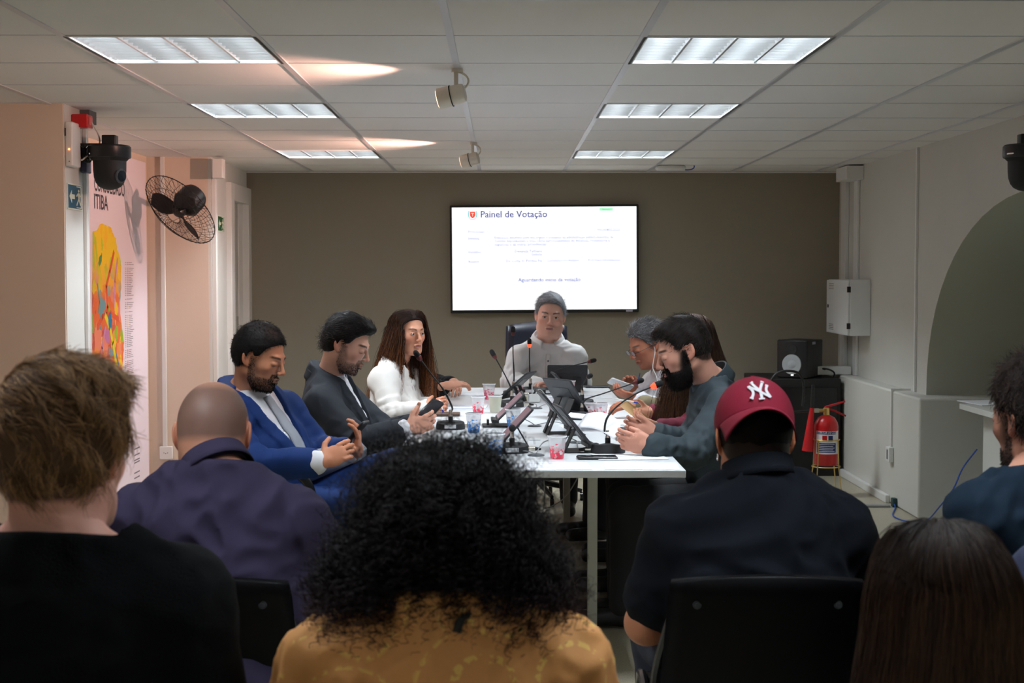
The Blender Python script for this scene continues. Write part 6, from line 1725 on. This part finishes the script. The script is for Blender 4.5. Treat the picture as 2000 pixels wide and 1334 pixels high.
# --- bearded man in the slate shirt
P = person('beard', 'bearded man in a dark slate shirt reading a page at the table', (jp(1334, 684, 5.9), 181, 20, 0, 1.03),
    jp(1392, 752, 5.94), jp(1394, 786, 6.14), jp(1414, 798, 5.74), jp(1425, 985, 5.95), jp(1348, 866, 5.98), jp(1280, 850, 5.80), jp(1352, 885, 5.60), jp(1272, 872, 5.50),
    handL=dict(d=(-.95, .12, .20), n=(.12, .95, .1), t=(.1, -.1, .95), curl=(.5, .6, .68, .75), thumb=(.9, .4, .15), spread=.4), handR=dict(d=(-.9, -.1, .3), n=(.1, -.9, .2), t=(.2, .1, .95), curl=(.45, .5, .55, .6), thumb=(.9, .4, .15), spread=.4),
    skin=(204, 150, 130), hd=dict(brow=(30, 22, 20), stubble=((34, 26, 24), .95, 1), scalp=((50, 38, 34), .85), lids='closed', lips=(168, 112, 102)),
    top=dict(name='shirt', m=M_slate, neckcut=.03, inf=.013), bottom=dict(m=M_trous), shoe=M_black, bulk=1.05, belly=.015, group=G_T, seed=61, wr_amp=.006, gvox=.006)
collar(P, .076, .040, M_slate, gap=.3, flare=.25)
hair(P, col=(26, 20, 19), col2=(70, 56, 50), t=.006, n=7000, L=.026, lift=.5, comb=fwd_swept, jit=.3, top=.012, seed=13, rad=.0009, extra=[((.055, 0, .104), (.036, .045, .018), (0, .25, 0))])
beard(P, col=(20, 16, 15), n=5500, L=.016, ext=[((.062, 0, -.107), (.028, .034, .026)), ((.034, .046, -.082), (.022, .012, .024)), ((.034, -.046, -.082), (.022, .012, .024))])

# --- audience
P = person('a_bald', 'audience man with shaved head and dark purple polo, seen from behind', (jp(418, 850, 3.36), 90, 20, 0, .99),
    jp(420, 925, 3.28), jp(572, 1022, 3.32), jp(270, 1022, 3.32), jp(420, 1290, 3.3), jp(632, 1110, 3.45), jp(560, 1130, 3.72), jp(222, 1130, 3.45), jp(290, 1150, 3.72),
    handR=dict(d=(-.5, .8, 0), n=(0, 0, -1), t=(-.8, -.5, 0)), handL=dict(d=(.5, .8, 0), n=(0, 0, -1), t=(.8, -.5, 0)),
    skin=(190, 134, 108), hd=dict(scalp=((62, 58, 60), .7, 1), fat=.004, neck_r=.066, hairline=([-.13, -.08, -.05, -.025, -.012, .0, .03, .06, .1], [-.045, -.040, -.03, -.015, .018, .03, .03, .07, .1])),
    top=dict(name='polo_shirt', m=M_purple, neckcut=.03), bottom=dict(m=M_denim), shoe=M_black, bulk=1.18, belly=.05, arm=1.15, sleeve='short', group=G_A, seed=71, wr_amp=.007)
collar(P, .070, .028, M_purple, gap=.3, flare=.2, front=.3, up_=.012)
_hlb = ([-.13, -.08, -.05, -.025, -.012, .0, .03, .06, .1], [-.045, -.040, -.03, -.015, .018, .03, .03, .07, .1])
P = person('a_cap', 'audience man in a backwards maroon cap and black polo, from behind', (jp(1472, 856, 3.34), 90, 14, 0, 1.0),
    jp(1482, 940, 3.28), jp(1636, 1034, 3.32), jp(1330, 1034, 3.32), jp(1490, 1300, 3.3), jp(1690, 1200, 3.42), jp(1620, 1215, 3.75), jp(1264, 1216, 3.40), jp(1345, 1215, 3.72),
    knees=[(at(1560, 1200, 3.75).x, 3.78, .5), (at(1290, 1200, 3.75).x, 3.75, .5)],
    handR=dict(d=(-.5, .8, 0), n=(0, 0, -1), t=(-.8, -.5, 0)), handL=dict(d=(.5, .8, 0), n=(0, 0, -1), t=(.8, -.5, 0)),
    skin=(186, 124, 92), hd=dict(scalp=((12, 10, 10), .97), neck_r=.066, fat=.004), top=dict(name='polo_shirt', m=M_polob, neckcut=.03), bottom=dict(m=M_denim, name='jeans'), shoe=M_black, bulk=1.16, belly=.03, arm=1.15, sleeve='short', group=G_A, seed=81, wr_amp=.006)
collar(P, .072, .032, M_polob, gap=.3, flare=.2, front=.3, up_=.014)
hair(P, col=(8, 7, 8), t=.004, n=3500, L=.012, comb=down, lift=.3, seed=15, rad=.0006)
def cap(P):
    R, o, s = P['R'], P['o'], P['s']; L = lambda p: Vector(o+R @ (A3(p)*s)-P['base'])
    cc = A3((-.014, 0, .036)); rx, ry, rz = .108, .0885, .101
    M_cap = mat('cap_maroon', s2l(132, 14, 44), .8, bump=.25, bscale=900)
    rim = lambda t: .012+.034*max(0, -math.cos(t))**1.5
    def crown(u, v):
        t = 2*PI*u; z0 = rim(t); zc = (z0-cc[2])/rz; a0 = math.asin(zc); a = a0+(PI/2-a0)*v
        sq = 1+.06*math.sin(2*a)*max(0, -math.cos(t))
        return L((cc[0]+rx*math.cos(a)*math.cos(t)*sq, ry*math.cos(a)*math.sin(t), cc[2]+rz*math.sin(a)))
    c = MB().grid(crown, 48, 18, closed_u=True).build('cap', M_cap, P['root'], solid=.003)
    def brim(u, v):
        ph = (u-.5)*2*math.radians(72); t = PI+ph; z0 = rim(t); a0 = math.asin((z0-cc[2])/rz)
        b = Vector((cc[0]+rx*math.cos(a0)*math.cos(t), ry*math.cos(a0)*math.sin(t), z0+.004))
        e = .072*math.cos(ph*.75)**.7
        return L((b.x-e*v*.95, b.y*(1-.06*v), b.z-.012*v-.030*v*(abs(ph)/1.25)**2+.004*math.sin(v*3)))
    MB().grid(brim, 33, 8).build('cap_brim', M_cap, c, solid=.003)
    MB().sph(L((cc[0], 0, cc[2]+rz+.002)), .007, 10, 6, sc=(1, 1, .5)).build('cap_button', M_cap, c)
    # interlocked monogram
    st = [([(448, 214), (480, 262), (520, 310)], 27), ([(560, 208), (536, 262), (520, 310)], 27), ([(520, 300), (526, 350), (530, 402)], 30), ([(500, 408), (530, 404), (560, 402)], 16),
          ([(412, 268), (440, 300), (448, 345), (428, 400)], 27), ([(416, 262), (520, 325), (622, 388)], 24), ([(602, 252), (584, 296), (594, 340), (622, 388)], 27), ([(402, 270), (432, 256)], 16), ([(584, 246), (616, 256)], 16), ([(412, 392), (444, 410)], 16), ([(436, 226), (464, 204)], 14), ([(542, 202), (574, 216)], 14)]
    def S(a, b, off=.0045):
        y = -(a-520)/5.8/862*1.0+.002; z = .088-(b-310)/5.8/862
        x = -rx*math.sqrt(max(0, 1-(y/ry)**2-((z-cc[2])/rz)**2))+cc[0]
        n = Vector(((x-cc[0])/rx**2, y/ry**2, (z-cc[2])/rz**2)).normalized()*off
        return L((x*1.0+n.x-.004, y+n.y, z+n.z))
    mb = MB()
    for k, (pts, wd) in enumerate(st):
        q = smoothpath([(a, b, 0) for a, b in pts], 5) if len(pts) > 2 else [Vector((a+(pts[1][0]-a)*t, b+(pts[1][1]-b)*t, 0)) for (a, b) in pts[:1] for t in (0, .33, .66, 1)]
        vs = []; fs = []
        for i, p in enumerate(q):
            t = (q[min(i+1, len(q)-1)]-q[max(i-1, 0)]).normalized(); n = Vector((-t.y, t.x, 0))*wd/2
            for sgn in (-1, 1): vs.append(S(p.x+n.x*sgn, p.y+n.y*sgn, .0045+.0002*k))
        mb.add(vs, [(2*i, 2*i+1, 2*i+3, 2*i+2) for i in range(len(q)-1)])
    mb.build('cap_monogram', mat('embroidery_white', s2l(228, 228, 232), .8), c, solid=.002, smooth=False)
cap(P)
c = P['o']+P['R'] @ A3((-.006, .084, -.040)); MB().tube([Vector(c-P['base'])+Vector((0, .006*math.cos(t), .007*math.sin(t)-.004)) for t in [k*PI/6 for k in range(12)]], .0015, 6, closed=True).build('earring', M_chrome, P['root'])

P = person('a_left', 'man with swept brown hair and black sweater, from behind at far left', (jp(128, 885, 2.16), 80, 6, -3, 1.0),
    jp(108, 1062, 2.10), jp(345, 1175, 2.12), jp(-125, 1160, 2.12), jp(110, 1750, 2.12), jp(400, 1420, 2.1), jp(330, 1440, 2.4), jp(-170, 1400, 2.1), jp(-100, 1440, 2.4),
    skin=(222, 164, 146), hd=dict(brow=(90, 62, 44), stubble=((150, 96, 66), .45, 1), scalp=((74, 50, 34), .9), neck_r=.064), top=dict(name='sweater', m=M_knit, neckcut=.012, necktilt=.3, inf=.016), bottom=dict(m=M_denim), shoe=M_black, bulk=1.1, arm=1.1, group=G_A, seed=91, wr_amp=.004, hvox=.003)
hair(P, col=(92, 66, 46), col2=(214, 166, 112), t=.014, n=16000, L=.05, lift=.2, comb=lambda l: np.stack([-.25-.5*np.clip((l[:, 2]-.04)/.05, 0, 1), -.9*np.clip((l[:, 2]-.03)/.07, 0, 1)-.3, -.15-8*np.clip(.075-l[:, 2], 0, .13)], 1), jit=.2, top=.014, seed=17, rad=.0006, S=8, wave=.004, spec=.35, rough=.45,
     extra=[((.02, -.02, .108), (.06, .06, .026), (0, .1, 0)), ((-.045, -.045, .05), (.05, .04, .045), None)], cutk=.02)

def ring_pattern():
    m = mat('blouse_tan', s2l(206, 146, 88), .75, bump=.15, bscale=300, spec=.3)
    nt = m.node_tree; b = nt.nodes['Principled BSDF']; tc = nt.nodes.new('ShaderNodeTexCoord')
    v = nt.nodes.new('ShaderNodeTexVoronoi'); v.inputs['Scale'].default_value = 6.5; v.inputs['Randomness'].default_value = .55
    nt.links.new(tc.outputs['Object'], v.inputs['Vector'])
    r = nt.nodes.new('ShaderNodeValToRGB'); e = r.color_ramp.elements
    while len(e) < 8: e.new(.5)
    for el, (p_, c) in zip(e, [(0, 0), (.36, 0), (.37, 1), (.41, 1), (.42, 0), (.60, 0), (.61, 1), (.65, 0)]): el.position = p_; el.color = (c, c, c, 1)
    nt.links.new(v.outputs['Distance'], r.inputs[0])
    n = nt.nodes.new('ShaderNodeTexNoise'); n.inputs['Scale'].default_value = 95; nt.links.new(tc.outputs['Object'], n.inputs['Vector'])
    g = nt.nodes.new('ShaderNodeMath'); g.operation = 'GREATER_THAN'; g.inputs[1].default_value = .52; nt.links.new(n.outputs['Fac'], g.inputs[0])
    ml = nt.nodes.new('ShaderNodeMath'); ml.operation = 'MULTIPLY'; nt.links.new(g.outputs[0], ml.inputs[0]); nt.links.new(r.outputs[0], ml.inputs[1])
    mx = nt.nodes.new('ShaderNodeMixRGB'); mx.inputs[1].default_value = (*s2l(206, 146, 88), 1); mx.inputs[2].default_value = (*s2l(226, 184, 104), 1)
    nt.links.new(ml.outputs[0], mx.inputs[0]); nt.links.new(mx.outputs[0], b.inputs['Base Color'])
    return m
P = person('a_curly', 'woman with big dark curly hair in a tan embroidered blouse', (jp(866, 1050, 2.14), 90, 8, 0, .95),
    jp(872, 1200, 2.08), jp(1072, 1312, 2.1), jp(668, 1312, 2.1), jp(872, 1800, 2.1), jp(1130, 1500, 2.15), jp(1080, 1560, 2.4), jp(600, 1500, 2.15), jp(660, 1560, 2.4),
    skin=(170, 116, 90), fem=True, hd=dict(scalp=((14, 11, 12), .97)), top=dict(name='blouse', m=ring_pattern(), neckcut=.035, inf=.02), bottom=dict(m=M_trous), shoe=M_black, bulk=1.02, arm=1.15, group=G_A, seed=95, wr_amp=.007, hvox=.003)
def curls():
    o, R, s = P['o'], P['R'], P['s']; rng = np.random.RandomState(23)
    # dense inner mass: bell shaped
    mass = [E(o+A3((0, -.0, .044)), (.090, .106, .096), None, .04), E(o+A3((0, -.015, -.02)), (.118, .10, .09), None, .04), E(o+A3((-.085, -.02, -.066)), (.062, .07, .055), None, .04), E(o+A3((.085, -.02, -.068)), (.062, .07, .058), None, .04), E(o+A3((0.03, -.04, -.08)), (.075, .05, .055), None, .04)]
    f = Fld(mass, .006); X, Y, Z = f.grids(); f.F += (wrinkle(X, Y, Z, 110, 4)*f32(.007)).astype(f32)
    V, Q = f.mesh()
    Pp, N = sample_surface(V, Q, 9000, rng)
    def comb(p):
        q = p-o; out = np.stack([q[:, 0]*4.5, q[:, 1]*3, -.8-2.5*np.clip(.08-q[:, 2], 0, .2)], 1); return out
    G = grow(Pp-N*.008, N, comb, .080, 30, .9, .5, rng, .6, curl=.0062, cfreq=380)
    rad = .0005+.0006*rng.rand(len(G))
    V2, Q2 = strands(G, rad, .5)
    c1, c2, c3 = lin(9, 7, 9), lin(40, 30, 34), lin(86, 24, 26)
    rv = rng.rand(len(G))**2; low = np.clip((o[2]-.06-G[:, -1, 2])/.1, 0, 1)*np.clip(np.abs(G[:, -1, 0]-o[0])/.15, 0, 1)*.45
    cs = (c1*(1-rv[:, None])+c2*rv[:, None]); tt = np.linspace(0, 1, 30)[None, :, None]*low[:, None, None]
    cc = cs[:, None]*(1-tt)+c3*tt
    VV, QQ = join_parts([(V, Q), (V2, Q2)])
    P['child']('curly_hair', VV, QQ, vcmat('hair_fibre'), np.concatenate([np.tile(c1*.8, (len(V), 1)), np.repeat(cc.reshape(-1, 3), 3, 0)]))
curls()
MB().tube(smoothpath([tuple(Vector(jp(918, 1198, 2.0))-Vector(P['base'])), tuple(Vector(jp(900, 1212, 1.975))-Vector(P['base'])), tuple(Vector(jp(892, 1235, 1.97))-Vector(P['base']))], 5), [.004]*5+[.006]*6, 8).build('ribbon_end', M_blackm, P['root'])

P = person('a_long', 'woman with long straight dark hair at the bottom right, from behind', (jp(1838, 1212, 1.98), 92, 6, 0, .98),
    jp(1850, 1400, 1.92), jp(2060, 1480, 1.94), jp(1640, 1480, 1.94), jp(1850, 2000, 1.94), jp(2100, 1700, 2.0), jp(2050, 1720, 2.3), jp(1600, 1700, 2.0), jp(1650, 1720, 2.3),
    skin=(196, 146, 122), fem=True, hd=dict(scalp=((20, 14, 13), .97)), top=dict(name='blouse', m=M_blackcloth, neckcut=.02), bottom=dict(m=M_trous), shoe=M_black, bulk=.98, group=G_A, seed=97, hvox=.003)
long_hair(P, n=19000, L=.55, S=22, col=(34, 23, 19), col2=(150, 98, 62), seed=19, spread=.55, jit=.05, wave=.005, wf=18, rad=.0009, cap_t=.020, radial=True, lift=.05, mask=lambda l: (l[:, 0] < .07).astype(float)+1e-9, rough=.32, tipw=.5)

P = person('a_right', 'man with short dark hair and dark teal shirt at the right edge', (jp(2026, 815, 3.1), 112, 8, 0, 1.0),
    jp(2040, 925, 3.06), jp(2195, 985, 3.2), jp(1915, 1005, 3.02), jp(2050, 1300, 3.1), jp(2240, 1150, 3.3), jp(2200, 1180, 3.55), jp(1880, 1160, 3.2), jp(1940, 1190, 3.5),
    skin=(196, 140, 118), hd=dict(stubble=((60, 44, 38), .8, 1), scalp=((28, 22, 20), .95)), top=dict(name='shirt', m=M_teal, neckcut=.03), bottom=dict(m=M_denim), shoe=M_black, bulk=1.08, group=G_A, seed=99, wr_amp=.006)
hair(P, col=(26, 20, 18), col2=(64, 46, 38), t=.012, n=8000, L=.024, lift=.7, comb=down, jit=.55, top=.012, seed=20, rad=.0008, wave=.004)
beard(P, col=(36, 26, 24), n=1800, L=.006)
P = person('a_edge', 'person in a navy sleeve cut off by the right edge behind the long haired woman', (jp(2190, 980, 2.45), 90, 6, 0, .97),
    jp(2190, 1090, 2.4), jp(2370, 1150, 2.42), jp(2050, 1140, 2.42), jp(2190, 1500, 2.42), jp(2400, 1380, 2.5), jp(2350, 1400, 2.8), jp(2040, 1360, 2.5), jp(2100, 1400, 2.8),
    skin=(196, 140, 118), hd=dict(scalp=((28, 22, 20), .95)), top=dict(name='shirt', m=mat('shirt_navy', s2l(22, 30, 56), .85), neckcut=.02), bottom=dict(m=M_denim), shoe=M_black, bulk=1., group=G_A, seed=100, low=True)
hair(P, col=(26, 20, 18), t=.012, n=1200, L=.03, comb=down, seed=21)

# --- things in hands
phone(jp(693, 852, 5.60), (0, math.radians(-48), math.radians(-15)), 'phone held upright by the man in the blue suit')
phone(jp(842, 800, 6.40), (math.radians(25), math.radians(-30), math.radians(55)), 'phone in the hands of the man in the charcoal suit', sc=.85)
phone(jp(1212, 752, 7.85), (math.radians(-30), math.radians(20), math.radians(15)), 'white phone in the hand of the grey haired man with the earphone', m=mat('phone_white', (.75, .76, .78), .3), sc=.9)
phone(jp(1238, 806, 6.42), (math.radians(-30), math.radians(38), math.radians(8)), 'gold phone held by the woman in burgundy', m=mat('phone_gold', s2l(190, 150, 100), .3, metal=.6), sc=.85)
pen(jp(858, 780, 7.15), jp(866, 806, 7.12), M_white, 'blue capped pen in the hand of the woman in white')
pen(jp(1200, 779, 6.9), jp(1248, 787, 6.88), M_white, 'thin white pen in the writing hand of the olive jacket')
pen(jp(1250, 728, 7.9), jp(1244, 752, 7.88), mat('pen_body', (0, 0, 0)), 'blue pen held upright by the grey haired man')
def held(u, v):
    a = Vector(jp(1205+8*v, 862-38*v, 5.55+.1*v)); b = Vector(jp(1125+20*v, 836-28*v, 5.75+.22*v)); p = a.lerp(b, u); p.z += .02*math.sin(u*PI); return tuple(p)
tag(MB().grid(held, 10, 6).build('held_page', M_paper, solid=.0012), 'white page lifted in the hands of the bearded man', 'paper')

# --- chairs
G_C = 'black chairs around the meeting table'; G_B = 'black chairs of the audience'
chair(-.80, 5.84, math.radians(-20), 'black armchair under the man in the blue suit, its looped armrest in view', G_C, .84, arms=True, base='star')
chair(-.64, 6.74, math.radians(-6), 'glossy black chair behind the man in the charcoal suit', G_C, .86, backx=-.17, lean=.07, base='star')
chair(-.60, 7.56, 0, 'black chair under the woman in white', G_C, .78, base='star')
chair(-.58, 8.36, 0, 'black chair under the hidden person in black', G_C, .74, base='star')
r = chair(at(1050, 700, 9.25).x, 9.25, -PI/2, 'dark leather armchair with a high back behind the chairman', G_C, at(1050, 630, 9.55).z, w=.40, shell=M_leather, lean=.08, base='star', backx=-.24)
chair(.93, 8.02, PI, 'black chair under the grey haired man with the earphone', G_C, .76, backx=-.17, lean=.06, base='star')
chair(1.0, 7.28, PI, 'black chair under the person in the olive jacket', G_C, .76, backx=-.17, lean=.06, base='star')
chair(.93, 6.62, PI, 'dark blue chair under the woman in burgundy', G_C, .80, backx=-.17, lean=.06, base='star', shell=M_leather)
chair(.89, 5.98, PI, 'black chair under the bearded man', G_C, .74, backx=-.17, lean=.06, base='star')
chair(at(362, 1160, 3.05).x, 3.42, PI/2, 'black plastic chair behind the man in the purple polo, one screw cap in view', G_B, .785, w=.44, screws=True)
chair(at(1508, 1150, 3.0).x, 3.36, PI/2, 'black plastic chair behind the man in the maroon cap, two screw caps in view', G_B, .80, w=.43, screws=True)
chair(at(110, 1160, 2.1).x, 2.18, PI/2, 'black chair under the young man in the black sweater', G_B, .72)
chair(at(872, 1160, 2.1).x, 2.16, PI/2, 'black chair under the curly haired woman', G_B, .68)
chair(at(1850, 1160, 1.94).x, 2.0, PI/2, 'black chair under the woman with long straight hair', G_B, .6)
chair(at(2050, 1160, 3.1).x, 3.16, PI/2, 'black chair under the man at the far right', G_B, .7)
chair(at(2190, 1160, 2.42).x, 2.48, PI/2, 'black chair under the person cut off at the right edge', G_B, .7)
